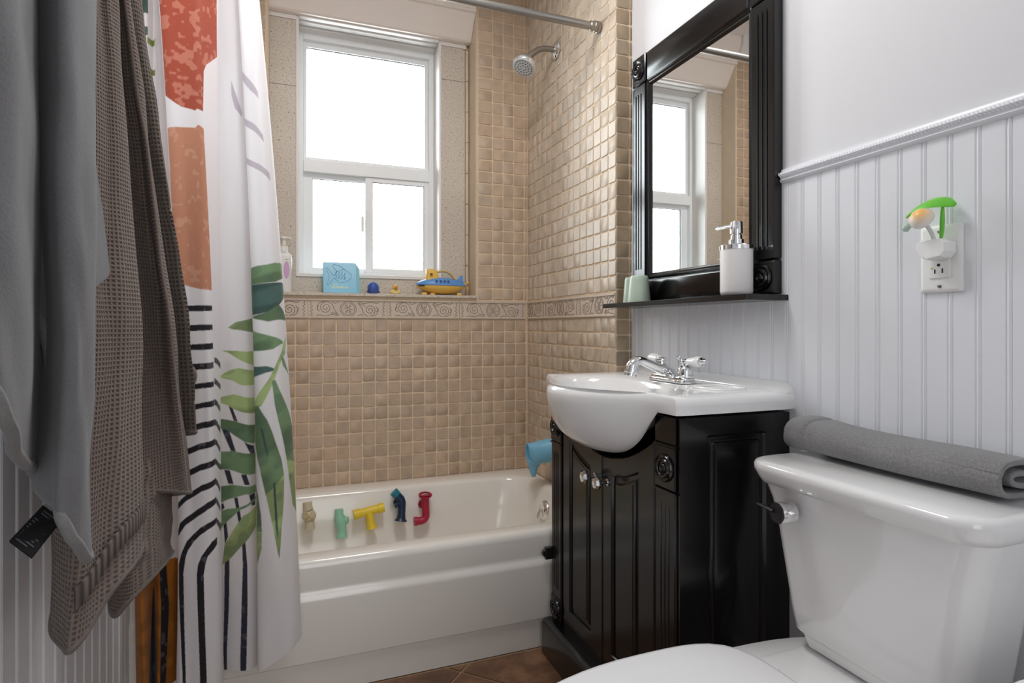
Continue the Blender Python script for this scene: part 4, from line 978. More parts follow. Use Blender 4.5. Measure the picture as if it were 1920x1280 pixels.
# ------------------------------------------------------------------ sink
def sink():
    t = thing('sink', 'white ceramic sink with a rounded bowl front on the black cabinet', 'sink', (-0.1, VC, 0.84))
    N = 144; cy_, cx_ = VC - 0.005, -0.215
    Yn, Yf, Xs, Xb = -1.425, -0.769, -0.262, XR - 0.001
    def front(y):
        u = abs(y - cy_) / 0.262
        b = (0.5 + 0.5 * math.cos(PI * min(1, u))) if u < 1 else 0
        return Xs - 0.122 * b ** 0.72
    # outer outline sampled densely, corner rounded, then looked up by angle
    P = []
    for k in range(200): y = Yn + .016 + (Yf - Yn - .040) * k / 199; P.append((front(y), y))
    arc = lambda cx0, cy0, a0, a1, r: [(cx0 + r * math.cos(math.radians(a0 + (a1 - a0) * k / 6)), cy0 + r * math.sin(math.radians(a0 + (a1 - a0) * k / 6))) for k in range(7)]
    P = [(Xb, Yn)] + arc(Xs + .014, Yn + .014, 270, 180, .014) + P + arc(Xs + .022, Yf - .022, 180, 90, .022) + [(Xb, Yf)]
    def hit(th):
        dx, dy = math.cos(th), math.sin(th); best = None
        Q = P + [P[0]]
        for (x0, y0), (x1, y1) in zip(Q[:-1], Q[1:]):
            ex, ey = x1 - x0, y1 - y0; den = dx * ey - dy * ex
            if abs(den) < 1e-12: continue
            a = ((x0 - cx_) * ey - (y0 - cy_) * ex) / den; b = ((x0 - cx_) * dy - (y0 - cy_) * dx) / den
            if a > 0 and -1e-9 <= b <= 1 + 1e-9 and (best is None or a > best): best = a
        return best
    th = [2 * PI * k / N for k in range(N)]; R = [hit(a) for a in th]
    def pt(a, r, z): return (cx_ + r * math.cos(a), cy_ + r * math.sin(a), z)
    def bul(a, r):
        x = cx_ + r * math.cos(a); return max(0.0, min(1.0, (Xs - x) / 0.10))
    Zt = 0.842
    rings = []
    def bas(a, s): # basin outline: wide oval, flatter at the tap side
        c, s_ = math.cos(a), math.sin(a); ax = (0.118 if c > 0 else 0.130); return s / math.sqrt((c / ax) ** 2 + (s_ / 0.206) ** 2)
    for s, z in ((.06, .705), (.30, .709), (.55, .725), (.74, .752), (.88, .790), (.96, .822), (1.0, .834), (1.04, Zt - .003)):
        rings.append([pt(a, bas(a, s), z) for a in th])
    dip = lambda a, r: 0.004 * bul(a, r)
    rings.append([pt(a, R[k] - min(.024, .3 * (R[k] - bas(a, 1.05))), Zt) for k, a in enumerate(th)])
    rings.append([pt(a, R[k] - .011, Zt - .001 - dip(a, R[k])) for k, a in enumerate(th)])
    rings.append([pt(a, R[k] - .003, Zt - .007 - dip(a, R[k])) for k, a in enumerate(th)])
    rings.append([pt(a, R[k], Zt - .018 - dip(a, R[k])) for k, a in enumerate(th)])
    def depth(x, y):                                 # how far the bowl hangs below the rim at this point of the outline
        u = abs(y - cy_) / 0.262
        return (max(0.0, 1 - u ** 2.6)) ** .75 if (u < 1 and x < Xs + .006) else 0.0
    XP = Xs + .009
    for f in (.08, .2, .35, .5, .65, .8, .92, 1.0):
        ring = []
        for k, a in enumerate(th):
            x, y, _ = pt(a, R[k], 0); w = depth(x, y); c = 1 - math.cos(f * PI / 2)
            xi = x + (XP - x) * c if w > 0 else x + (cx_ - x) * .012 * f
            yi = cy_ + (y - cy_) * (1 - (.10 * c if w > 0 else .006 * f))
            ring.append((xi, yi, (Zt - .018) - .020 * f - w * .130 * math.sin(f * PI / 2) ** .9))
        rings.append(ring)
    low = rings[-1]
    rings.append([(XP + .002 if p[2] < .8015 else p[0] + (cx_ - p[0]) * .02, p[1], p[2]) for p in low])
    rings.append([(XP + .003 if p[2] < .8015 else p[0] + (cx_ - p[0]) * .03, p[1], .8035) for p in low])
    mb = MB(); mb.loft(rings, True, True, True)
    b = mb.build('basin', M['porcelain'], t, smooth=60)
    # raised back ledge with a soft end
    mb = MB(); prof = [(Xb, .835), (Xb - .030, .838), (Xb - .026, .846), (Xb - .018, .852), (Xb - .010, .860), (Xb - .002, .862), (Xb, .862)]
    ys = [Yn + .004, Yn + .012, Yn + .03] + [Yf - .03, Yf - .012, Yf - .004]; sc = [.35, .8, 1, 1, .8, .35]
    mb.loft([[(Xb + (x - Xb), y, .835 + (z - .835) * s) for x, z in prof] for y, s in zip(ys, sc)], True, True, True)
    mb.build('back_ledge', M['porcelain'], t, smooth=50)
    # moulded soap dish beside the tap
    mb = MB(); mb.tube([(-.085, -1.255, .8425), (-.02, -1.255, .8425), (-.012, -1.265, .8425), (-.012, -1.345, .8425), (-.02, -1.355, .8425), (-.085, -1.355, .8425), (-.093, -1.345, .8425), (-.093, -1.265, .8425), (-.085, -1.255, .8425)], .0035, 8); mb.build('soap_dish_rim', M['porcelain'], t, smooth=60)
    mb = MB(); mb.lathe([(0, 0), (.0085, 0), (.0085, .003), (.0055, .004), (0, .001)], (-.128, VC - .055, .802), (-.75, 0, .66), 18); mb.build('overflow_hole', M['darkhole'], t, smooth=40)
    mb = MB(); mb.lathe([(0, 0), (.022, 0), (.022, .003), (.016, .004), (0, .002)], (cx_, cy_, .7055), (0, 0, 1), 24); mb.build('drain', M['chrome'], t, smooth=40)
sink()

# ------------------------------------------------------------------ tap
def faucet():
    fx, fy, z0 = -0.046, -1.118, 0.8425
    t = thing('faucet', 'chrome two-handle faucet with white porcelain levers on the sink', 'faucet', (fx, fy, z0))
    mb = MB()
    mb.loft([[(x, y, z) for x, y in rrect(fx - .028 + i, fx + .028 - i, fy - .080 + i, fy + .080 - i, .022 - i * .6, 6)] for z, i in ((z0 - .001, 0), (z0 + .005, 0), (z0 + .008, .003), (z0 + .010, .004), (z0 + .014, .004), (z0 + .017, .008), (z0 + .020, .009))], True, True, True)
    mb.build('base_plate', M['chrome'], t, smooth=35)
    mb = MB(); P = curve3([(fx, fy, z0 + .018), (fx - .006, fy, z0 + .030), (fx - .030, fy, z0 + .040), (fx - .062, fy, z0 + .055), (fx - .090, fy, z0 + .070), (fx - .106, fy, z0 + .073), (fx - .119, fy, z0 + .062), (fx - .124, fy, z0 + .042)], 34)
    r = [p[0] for p in catrom([.016, .0165, .0160, .0150, .0145, .0150, .0162, .0170], 34)]
    mb.tube(P, r, 20); mb.build('spout', M['chrome'], t, smooth=60)
    mb = MB(); mb.lathe([(0, 0), (.0160, 0), (.0185, .003), (.0185, .008), (.0165, .010), (.0165, .020), (.013, .021), (0, .021)], P[-1], (-.22, 0, -1), 24); mb.build('aerator', M['chrome'], t, smooth=35)
    for s in (-1, 1):
        y = fy + s * .051
        mb = MB(); mb.lathe([(0, .018), (.0215, .018), (.0215, .024), (.0195, .026), (.0195, .048), (.017, .052), (.012, .055), (.009, .058), (.009, .063), (.0125, .066), (.0135, .071), (.0115, .077), (.006, .080), (0, .080)], (fx + .004, y, z0), (0, 0, 1), 26)
        h = mb.build('handle', M['chrome'], t, smooth=35)
        mb = MB(); mb.lathe([(0, .008), (.0085, .008), (.0095, .012), (.0130, .014), (.0145, .026), (.0175, .040), (.0180, .052), (.0160, .056), (0, .056)], (fx + .004, y, z0 + .070), (.12, s, .06), 22); mb.build('porcelain_lever', M['porcelain'], h, smooth=50)
        mb = MB(); mb.lathe([(0, .055), (.0135, .055), (.0140, .058), (.010, .062), (.0105, .066), (.008, .071), (0, .072)], (fx + .004, y, z0 + .070), (.12, s, .06), 20); mb.build('lever_tip', M['chrome'], h, smooth=40)
    mb = MB(); mb.lathe([(0, .016), (.008, .016), (.008, .024), (.0032, .028), (.0032, .066), (.006, .069), (.0075, .073), (.004, .077), (.0032, .080), (.0085, .083), (.0085, .086), (0, .087)], (fx + .022, fy, z0), (0, 0, 1), 18); mb.build('lift_rod', M['chrome'], t, smooth=40)
    t.scale = (1, 1, .76)
faucet()

# ------------------------------------------------------------------ mirror with shelf
def mirror():
    y0, y1, z0, z1 = -1.386, -0.803, 1.060, 1.832
    t = thing('framed_mirror', 'wall mirror in a fluted black frame with a shelf, above the sink', 'mirror', (XR - .01, VC, 1.06))
    mb = MB(); mb.box(XR - .0145, XR - .0115, -1.320, -0.866, 1.115, 1.760); mb.build('mirror_glass', M['mirror'], t, smooth=None)
    H = lambda a, b, h: (XR - .001 - h, a, b)
    iy0, iy1, iz0, iz1 = -1.312, -0.894, 1.136, 1.742
    mb = MB(); mb.box(XR - .011, XR - .001, y0 + .002, y1 - .002, z0, z1 - .002); mb.build('backing', M['black'], t, smooth=None)
    for a0, a1 in ((y0, iy0 - .004), (iy1 + .022, y1)):
        mb = MB(); pilaster(mb, H, a0, a1, 1.142, 1.738, 0.0, 0.026)
        p = mb.build('fluted_side', M['black'], t, smooth=30)
    for nm, zz0, zz1 in (('top_rail', 1.744, z1), ('bottom_rail', z0, 1.132)):
        mb = MB(); mb.loft([[H(a, b, h) for a, b in rrect(y0 + .078 + i, y1 - .074 - i, zz0 + i, zz1 - i, .001, 2)] for h, i in ((0, 0), (.020, 0), (.0235, .003), (.0255, .007))], True, True, True); mb.build(nm, M['black'], t, smooth=30)
    for a0, a1 in ((y0, y0 + .074), (y1 - .070, y1)):
        for zz0, zz1 in ((1.744, z1), (z0 + .001, 1.136)):
            mb = MB(); mb.loft([[H(a, b, h) for a, b in rrect(a0 + i, a1 - i, zz0 + i, zz1 - i, .001, 2)] for h, i in ((0, 0), (.024, 0), (.027, .003))], True, True, True); b = mb.build('corner_block', M['black'], t, smooth=30)
            mb = MB(); rosette_mesh(mb, H((a0 + a1) / 2, (zz0 + zz1) / 2, .0265), (-1, 0, 0), .031); mb.build('rosette', M['black'], b, smooth=45)
    # inner moulding round the glass
    mb = MB(); prof = [(0, .0105), (0, .022), (-.004, .024), (-.008, .020), (-.012, .021), (-.016, .016), (-.019, .0125), (-.019, .0105)]
    def ring(o): return [(iy0 - .004 - o, iz0 - .004 - o), (iy1 + .020 + o, iz0 - .004 - o), (iy1 + .020 + o, iz1 + .002 + o), (iy0 - .004 - o, iz1 + .002 + o)]
    mb.loft([[H(a, b, h) for a, b in [(p[0] if 0 else p[0], p[1]) for p in ring(o)]] for o, h in prof], True); mb.build('inner_moulding', M['black'], t, smooth=25)
    # shelf with angled front corners
    mb = MB(); poly = [(XR - .002, -1.404), (-.046, -1.404), (-.058, -1.398), (-.058, -0.774), (-.046, -0.770), (-.002, -0.770), (-.002, -0.7705), (XR - .002, -0.7705)]
    mb.loft([[(a, b, z) for a, b in poly] for z in (1.0445, 1.0575)], True, True, True); mb.build('shelf', M['black'], t, smooth=30, bevel=.0025)
mirror()

# things on the mirror shelf
SH = 1.0578
def tumbler(x, y, r, h, label, group):
    t_ = MB(); t_.lathe([(0, .004), (r - .003, .004), (r - .003, 0), (r, 0), (r, .003), (r * .80, h - .010), (r * .77, h - .004), (r * .70, h), (0, h)], (x, y, SH), (0, 0, 1), 48)
    o = t_.build('tumbler', M['sage'], None, smooth=50); tag(o, label, 'cup', group)
    return o
tumbler(-.018, -.918, .0345, .079, 'pale green tumbler upside down on the shelf, in front of its twin', 'tumblers on the mirror shelf')
o = tumbler(-.004, -.857, .027, .079, 'pale green tumbler half hidden behind the other tumbler', 'tumblers on the mirror shelf')
t = thing('soap_dispenser', 'white ceramic soap dispenser with chrome pump on the mirror shelf', 'soap dispenser', (-.012, -1.318, SH))
mb = MB(); c = (-.012, -1.318, SH)
mb.lathe([(0, 0), (.030, 0), (.0345, .003), (.0365, .010), (.0365, .104), (.0365, .108), (0, .108)], c, (0, 0, 1), 48); mb.build('bottle', M['matteceramic'], t, smooth=50)
mb = MB(); mb.lathe([(0, .107), (.0372, .107), (.0372, .116), (.035, .118), (.0165, .118), (.0165, .131), (.0125, .132), (.0125, .142), (.010, .143), (.010, .146), (0, .146)], c, (0, 0, 1), 40); p = mb.build('pump', M['chrome'], t, smooth=35)
mb = MB(); mb.lathe([(0, .145), (.0140, .145), (.0140, .170), (.0125, .173), (0, .1735)], c, (0, 0, 1), 32); mb.build('pump_head', M['chrome'], p, smooth=35)
mb = MB(); mb.tube([(-.022, -1.313, SH + .163), (-.034, -1.306, SH + .162), (-.046, -1.299, SH + .159), (-.052, -1.295, SH + .155)], [.0048, .0043, .0036, .003], 12); mb.build('nozzle', M['chrome'], p, smooth=60)

# ------------------------------------------------------------------ toilet
def toilet():
    cy_ = -1.716
    t = thing('toilet', 'white toilet with its lid closed, tank against the beadboard', 'toilet', (-.2, cy_, 0))
    def bow(xb, xf, hw, r, bowd, z, cyy=cy_, n=10):
        """tank plan: straight back, bowed front with rounded corners"""
        out = [(xb, cyy - hw), ]
        P = rrect(xf, xb, cyy - hw, cyy + hw, r, n)
        res = []
        for x, y in P:
            if x < xb - .02:
                f = 1 - ((y - cyy) / hw) ** 2; x = x - bowd * f * ((xb - x) / (xb - xf))
            res.append((x, y, z))
        return res
    mb = MB(); rings = []
    for z, hw, xf in ((.425, .132, -.095), (.4265, .143, -.106), (.434, .150, -.113), (.470, .155, -.1165), (.540, .166, -.1205), (.620, .180, -.1245), (.660, .190, -.128), (.685, .199, -.133), (.697, .203, -.135)):
        rings.append(bow(.030, xf, hw, .035, .022, z))
    mb.loft(rings, True, True, True); mb.build('tank', M['porcelain'], t, smooth=50)
    mb = MB(); mb.loft([bow(.028, -.085, .120, .03, .02, .395), bow(.028, -.100, .134, .03, .02, .405), bow(.028, -.104, .140, .03, .02, .4255)], True, True, True); mb.build('tank_foot', M['porcelain'], t, smooth=50)
    mb = MB(); mb.loft([bow(.036, xf, hw, r, .024, z) for z, hw, xf, r in ((.690, .194, -.137, .04), (.693, .202, -.146, .04), (.702, .206, -.151, .042), (.717, .211, -.158, .044), (.725, .211, -.158, .044), (.730, .208, -.155, .042), (.7325, .201, -.147, .038))], True, True, True)
    mb.build('tank_lid', M['porcelain'], t, smooth=50)
    # flush lever: chrome boss with a dark face and thin arm
    mb = MB(); d = (-.985, .10, .02); o = (-.146, -1.606, .652)
    mb.lathe([(0, 0), (.0190, 0), (.0190, .028), (.0180, .030), (0, .030)], o, d, 30); lv = mb.build('flush_lever', M['chrome'], t, smooth=35)
    mb = MB(); mb.lathe([(0, .0295), (.0183, .0295), (.0175, .0325), (0, .034)], o, d, 30); mb.tube([(-.178, -1.598, .655), (-.180, -1.578, .657), (-.181, -1.562, .659)], [.006, .0055, .004], 10, True, (1, .5)); mb.build('lever_face', M['blackplastic'], lv, smooth=40)
    # bowl with its back shelf
    def egg(xc, L0, L1, hw, z, n=56):
        out = []
        for k in range(n):
            a = 2 * PI * k / n; c, s = math.cos(a), math.sin(a)
            e = 4.0 if c > 0 else 2.0
            r = (abs(c) ** e + abs(s) ** e) ** (-1 / e)
            out.append((xc + (L1 if c > 0 else L0) * c * r, cy_ + hw * s * r, z))
        return out
    mb = MB()
    mb.loft([egg(-.30, .22, .22, .115, 0), egg(-.30, .22, .22, .115, .03), egg(-.30, .20, .22, .105, .10), egg(-.32, .22, .25, .120, .20), egg(-.34, .28, .37, .150, .28), egg(-.35, .305, .38, .165, .34), egg(-.36, .315, .38, .178, .378), egg(-.36, .312, .376, .178, .388), egg(-.36, .305, .366, .172, .392), egg(-.36, .20, .25, .11, .392)], True, True, True)
    mb.build('bowl', M['porcelain'], t, smooth=50)
    mb = MB(); mb.loft([[(x, y, z) for x, y in rrect(-.235 + i, .026 - i, cy_ - .150 + i, cy_ + .130 - i, .035, 8)] for z, i in ((.33, .02), (.36, .004), (.385, 0), (.3935, .003), (.3955, .010))], True, True, True); mb.build('bowl_shelf', M['porcelain'], t, smooth=50)
    for z0, nm, dz, ins in ((.3925, 'seat_ring', .010, .004), (.4035, 'seat_lid', .012, 0)):
        def plan(i, z):
            out = []
            for x, y, _ in egg(-.43, .33 - i, .204 - i, .182 - i, z): out.append((min(x, -.226 + i * -1), y, z))
            return out
        mb = MB(); mb.loft([plan(.006 + ins, z0), plan(ins, z0 + .003), plan(ins, z0 + dz * .6), plan(ins + .003, z0 + dz * .88), plan(ins + .010, z0 + dz), plan(ins + .06, z0 + dz + .0012)], True, True, True)
        mb.build(nm, M['seat'], t, smooth=45)
    for s in (-1, 1):
        mb = MB(); mb.lathe([(0, 0), (.012, 0), (.012, .008), (.009, .011), (0, .0115)], (-.224, cy_ + s * .075, .395), (0, 0, 1), 20); mb.build('hinge', M['seat'], t, smooth=40)
toilet()

# ------------------------------------------------------------------ folded towel on the tank
def folded():
    ya, yb = -1.478, -1.884; zb = .7335
    # a rolled, flattened length of terry: spiral section swept along the tank
    sec = catrom([(.020, .044), (-.006, .043), (-.010, .030), (.004, .022), (.036, .020), (.048, .030), (.048, .050), (.030, .060), (-.012, .060), (-.030, .048), (-.034, .026), (-.022, .010), (.010, .006), (.046, .007)], 92)
    mb = MB(); rings = []
    ns = 120
    for k in range(ns + 1):
        t = k / ns; y = ya + (yb - ya) * t
        e = min(1, t / .10); e = math.sqrt(1 - (1 - e) ** 2)           # far end rounds off
        seam = 1 - .075 * math.exp(-((t - .17) / .011) ** 2)
        bulge = 1 + .02 * math.sin(t * 9) + .03 * (1 - t)
        cxx, czz = .010, .033; r = []
        for x, z in sec:
            sx, sz = .25 + .75 * e, .45 + .55 * e
            xx = cxx - .006 + (x - cxx) * 1.13 * sx * seam; zz = (z - .004) * .93 * sz * seam * bulge
            zz += .006 * math.exp(-((t - .10) / .12) ** 2) * (1 if z > .04 else 0) - .004 * t * (1 if z > .04 else 0)
            r.append((xx - .007 + .003 * math.sin(t * 7 + z * 40) - .010 * (t - .5) * 0, y, zb + .006 + max(0, zz)))
        rings.append(r)
    mb.loft(rings, False)
    o = mb.build('folded_towel', M['terry'], None, smooth=180)
    s = o.modifiers.new('solid', 'SOLIDIFY'); s.thickness = .0085; s.offset = 0
    s = o.modifiers.new('sub', 'SUBSURF'); s.levels = 1; s.render_levels = 1
    tag(o, 'grey terry towel folded lengthwise on top of the toilet tank', 'towel')
folded()

# ------------------------------------------------------------------ outlet and night light
def outlet():
    y0, y1, z0, z1 = -1.771, -1.702, 1.044, 1.159; x = XR - .0045
    t = thing('electrical_outlet', 'white wall outlet with one free socket on the beadboard', 'outlet', (x, -1.7365, 1.10))
    mb = MB(); mb.loft([[(x - h, a, b) for a, b in rrect(y0 + i, y1 - i, z0 + i, z1 - i, .003, 4)] for h, i in ((0, 0), (.003, 0), (.006, .003), (.0068, .007))], True, True, True); mb.build('cover_plate', M['whiteplastic'], t, smooth=35)
    mb = MB(); mb.loft([[(x - h, a, b) for a, b in rrect(-1.7535 + i, -1.7195 - i, 1.068 + i, 1.135 - i, .002, 4)] for h, i in ((.005, 0), (.0085, 0), (.0092, .0008))], True, True, True); r = mb.build('receptacle', M['whiteplastic'], t, smooth=35)
    mb = MB()
    for yy, h in ((-1.7300, .007), (-1.7425, .008)): mb.box(x - .0098, x - .0085, yy - .0010, yy + .0010, 1.0765, 1.0765 + h)
    mb.lathe([(0, 0), (.0026, 0), (.0026, .0008), (0, .0008)], (x - .0090, -1.7363, 1.0905), (-1, 0, 0), 16)
    mb.build('socket_holes', M['darkhole'], r, smooth=40)
    mb = MB(); mb.box(x - .0098, x - .0088, -1.7262, -1.7238, 1.0845, 1.0870); mb.build('indicator', mat('indicator', rgb(190, 170, 70), .4), r, smooth=None)
    for z in (1.0545, 1.1475):
        mb = MB(); mb.lathe([(0, 0), (.0036, 0), (.0034, .0012), (0, .0018)], (x - .0064, -1.7365, z), (-1, 0, 0), 18); sc = mb.build('cover_screw', M['chrome'], t, smooth=40)
        mb = MB(); mb.box(x - .0088, x - .0080, -1.7393, -1.7337, z - .0005, z + .0005); mb.build('screw_slot', M['darkhole'], sc, smooth=None)
    # night light plugged into the upper socket
    n = thing('night_light', 'mushroom night light with a green leaf plugged into the outlet', 'night light', (x - .02, -1.733, 1.12))
    mb = MB(); cc = (-1.7390, 1.1165)
    oc = [(-.0245, -.006), (-.018, -.0145), (.006, -.0175), (.0165, -.0125), (.0235, .000), (.0235, .010), (.018, .0155), (-.017, .0155), (-.0245, .009)]
    mb.loft([[(x - h, cc[0] + a * s, cc[1] + b * s) for a, b in oc] for h, s in ((.0092, 1.0), (.010, 1.06), (.028, 1.06), (.036, .93))], True, True, True); mb.build('plug_body', M['whiteplastic'], n, smooth=None, bevel=.0008)
    mb = MB(); mb.tube(curve3([(x - .024, -1.739, 1.131), (x - .028, -1.736, 1.146), (x - .033, -1.732, 1.158), (x - .036, -1.730, 1.166)], 14), .0032, 10); mb.build('stem', M['milky'], n, smooth=60)
    d = (-.70, .05, .50)
    mb = MB(); mb.lathe([(0, -.002), (.010, -.003), (.0175, .000), (.0190, .006), (.0165, .014), (.010, .020), (.004, .0222), (0, .0225)], (x - .037, -1.7300, 1.165), d, 30); mb.build('mushroom_cap', M['mushroom'], n, smooth=60)
    mb = MB(); mb.tube(curve3([(x - .016, -1.7445, 1.132), (x - .018, -1.7475, 1.150), (x - .021, -1.7500, 1.168), (x - .023, -1.7520, 1.186)], 12), [.0022 + .0016 * math.sin(k / 11 * PI) for k in range(12)], 8); mb.build('leaf_stalk', M['leafgreen'], n, smooth=60)
    mb = MB(); rings = []                           # curled leaf arching over the cap
    L = curve3([(x - .046, -1.708, 1.176), (x - .036, -1.722, 1.191), (x - .028, -1.738, 1.197), (x - .022, -1.754, 1.195), (x - .018, -1.768, 1.187)], 16)
    for k, p in enumerate(L):
        w = .018 * math.sin((k + .6) / 16.5 * PI) ** .8
        rings.append([(p[0] + .8 * w * math.cos(a), p[1] - .15 * w * math.cos(a), p[2] + .003 * math.sin(a) + .55 * w * math.cos(a) - .15 * w * math.cos(a) ** 2) for a in [2 * PI * j / 14 for j in range(14)]])
    mb.loft(rings, True, True, True); mb.build('leaf', M['leafgreen'], n, smooth=70)
    mb = MB(); mb.lathe([(0, 0), (.006, 0), (.0085, .004), (.0075, .009), (.003, .012), (0, .0125)], (x - .034, -1.704, 1.156), (-.5, .4, .4), 18); mb.build('small_cap', M['paleleaf'], n, smooth=60)
M['milky'] = mat('milky_plastic', rgb(232, 234, 232), .35, trans=.3)
M['leafgreen'] = mat('leaf_silicone', rgb(110, 200, 62), .4)
M['paleleaf'] = mat('pale_green_silicone', rgb(210, 236, 222), .4, trans=.35)
def mush():
    m, nt, p = new_mat('mushroom_silicone')
    ge = node(nt, 'ShaderNodeTexCoord'); vd = node(nt, 'ShaderNodeVectorMath', operation='DISTANCE'); vd.inputs[1].default_value = (XR - .0045 - .053, -1.733, 1.178)
    nt.links.new(ge.outputs['Object'], vd.inputs[0])
    r = node(nt, 'ShaderNodeValToRGB'); r.color_ramp.elements[0].position = .006; r.color_ramp.elements[0].color = rgb(246, 190, 104); r.color_ramp.elements[1].position = .022; r.color_ramp.elements[1].color = rgb(244, 238, 230)
    nt.links.new(vd.outputs['Value'], r.inputs['Fac']); nt.links.new(r.outputs['Color'], p.inputs['Base Color']); p.inputs['Roughness'].default_value = .4
    return m
M['mushroom'] = mush()
outlet()

# ------------------------------------------------------------------ things on the window sill
def bottle():
    c = (-1.014, .052, SILL)
    t = thing('lotion_bottle', 'white pump bottle with a pink label at the end of the sill', 'bottle', c)
    mb = MB(); mb.loft([[(c[0] + x * s, c[1] + y * s, SILL + z) for x, y in rrect(-.030, .030, -.019, .019, .0185, 8)] for z, s in ((0, .93), (.003, 1), (.135, 1), (.148, .93), (.156, .70), (.159, .55))], True, True, True); mb.build('bottle_body', M['whiteplastic'], t, smooth=50)
    mb = MB(); mb.lathe([(0, .157), (.0155, .157), (.0155, .180), (.0145, .182), (0, .182)], c, (0, 0, 1), 28); cl = mb.build('pump_collar', M['whiteplastic'], t, smooth=35)
    mb = MB(); mb.lathe([(0, .1815), (.0150, .1815), (.0150, .186), (0, .186)], c, (0, 0, 1), 28); mb.build('collar_ring', mat('cream_plastic', rgb(226, 212, 180), .4), cl, smooth=35)
    mb = MB(); mb.lathe([(0, .185), (.0065, .185), (.0065, .205), (.010, .208), (.014, .212), (.014, .218), (.011, .221), (0, .222)], c, (0, 0, 1), 24); mb.tube([(c[0], c[1], SILL + .214), (c[0] + .014, c[1] - .01, SILL + .2145), (c[0] + .026, c[1] - .017, SILL + .212)], [.006, .0055, .0045], 12); mb.build('pump_head', M['whiteplastic'], t, smooth=45)
    mb = MB(); mb.loft([[(c[0] + .010 + .011 * s * math.cos(a), c[1] - .0190 - h, SILL + .088 + .034 * s * math.sin(a)) for a in [2 * PI * k / 28 for k in range(28)]] for h, s in ((0, 1), (.0008, 1), (.0009, .9))], True, True, True); mb.build('label_patch', mat('pink_label', rgb(214, 176, 214), .5), t, smooth=40)
    mb = MB()
    for z, w in ((.128, .012),): mb.box(c[0] + .004, c[0] + .004 + w, c[1] - .0196, c[1] - .0189, SILL + z, SILL + z + .002)
    mb.build('label_print', mat('label_ink', rgb(150, 130, 160), .6), t, smooth=None)
bottle()

def book():
    """soft bath book leaning back against the stone under the window"""
    bx0, bx1 = -.868, -.738; zb, zt = SILL + .0015, SILL + .128
    t = thing('bath_book', 'square blue vinyl bath book with a fish on its cover', 'book', (-.777, .03, SILL))
    M['bookblue'] = mat('book_vinyl', rgb(120, 190, 220), .3, var=.10, vscale=12); M['bookedge'] = mat('book_pages', rgb(128, 196, 208), .4); M['bookline'] = mat('book_ink', rgb(62, 122, 158), .5); M['booktitle'] = mat('book_title', rgb(226, 232, 170), .5); M['bookscale'] = mat('book_pale_blue', rgb(158, 205, 226), .3)
    lean = lambda z: .018 + (z - zb) * .30
    def page(y, x0, x1, z1, m, nm, par, th=.0035):
        mb = MB(); P = rrect(x0, x1, zb, z1, .005, 4)
        mb.loft([[(a, lean(b) + y - th / 2, b) for a, b in P], [(a, lean(b) + y + th / 2, b) for a, b in P]], True, True, True); return mb.build(nm, m, par, smooth=40, bevel=.001)
    cov = page(0, bx0, bx1, zt, M['bookblue'], 'front_cover', t)
    for k in range(1, 5): page(.0055 * k, bx0 + .002 + .001 * (k % 2), bx1 + .0035 * k, zt - .004 * k, M['bookedge'], 'page', t)
    F = lambda u, v, h=.0022: (bx0 + u * (bx1 - bx0), lean(zb + v * (zt - zb)) - h, zb + v * (zt - zb))
    # plain fish: body, tail, fin
    mb = MB(); fish = catrom([(.86, .58), (.74, .70), (.58, .76), (.40, .68), (.30, .56), (.14, .80), (.10, .76), (.18, .52), (.12, .30), (.16, .27), (.32, .46), (.46, .36), (.62, .34), (.78, .44), (.86, .54)], 90)
    mb.tube([F(u, v) for u, v in fish], .0006, 5, True)
    mb.tube([F(u, v) for u, v in catrom([(.42, .70), (.30, .84), (.32, .92), (.50, .88), (.66, .76)], 30)], .0006, 5)
    for r in range(4):
        for q in range(4 - (r == 3)):
            u, v = .36 + q * .085 + .02 * (r % 2), .48 + r * .065
            mb.tube([F(u + .035 * math.cos(a), v + .028 * math.sin(a)) for a in np.linspace(-2.2, 1.2, 9)], .0006, 5)
    mb.tube([F(u, v) for u, v in catrom([(.66, .40), (.62, .55), (.68, .68)], 12)], .0006, 5)
    mb.build('cover_drawing', M['bookline'], cov, smooth=60)
    mb = MB()
    for k in range(13):
        u = .24 + k * .04; hgt = .045 + .012 * ((k * 7) % 3)
        mb.add([F(u, .155), F(u + .022, .155), F(u + .022, .155 + hgt), F(u, .155 + hgt)], [(0, 1, 2, 3)])
    for k in range(3):
        u = .30 + k * .04; mb.add([F(u, .245), F(u + .02, .245), F(u + .02, .285), F(u, .285)], [(0, 1, 2, 3)])
    mb.build('cover_title', M['booktitle'], cov, smooth=None)
book()

def dome_toy():
    c = (-.672, .035, SILL)
    t = thing('dome_bath_toy', 'small dark blue dome-shaped bath toy between the book and the duck', 'bath toy', c)
    mb = MB(); mb.lathe([(0, 0), (.0165, 0), (.0175, .004), (.0215, .012), (.0225, .022), (.0215, .032), (.0175, .041), (.0095, .0475), (.003, .049), (0, .049)], c, (0, 0, 1), 36); mb.build('shell', mat('toy_blue', rgb(62, 88, 164), .4), t, smooth=60)
    m = mat('toy_blue_highlight', rgb(120, 150, 214), .35)
    mb = MB(); mb.tube([(c[0] + .0225 * math.cos(a), c[1] - .006, SILL + .0250 + .0235 * math.sin(a)) for a in np.linspace(-.35, PI + .35, 30)], .0019, 8); mb.build('rim', m, t, smooth=60)  # lighter blue arc: a highlight along the dome's edge, made as colour
    for s in (-1, 1):
        mb = MB(); mb.lathe([(0, -.004), (.003, -.003), (.004, 0), (.003, .003), (0, .004)], (c[0] + s * .0225, c[1] - .006, SILL + .0095), (s, 0, 0), 14); mb.build('side_knob', mat('toy_blue_dark', rgb(40, 54, 110), .4), t, smooth=60)
dome_toy()

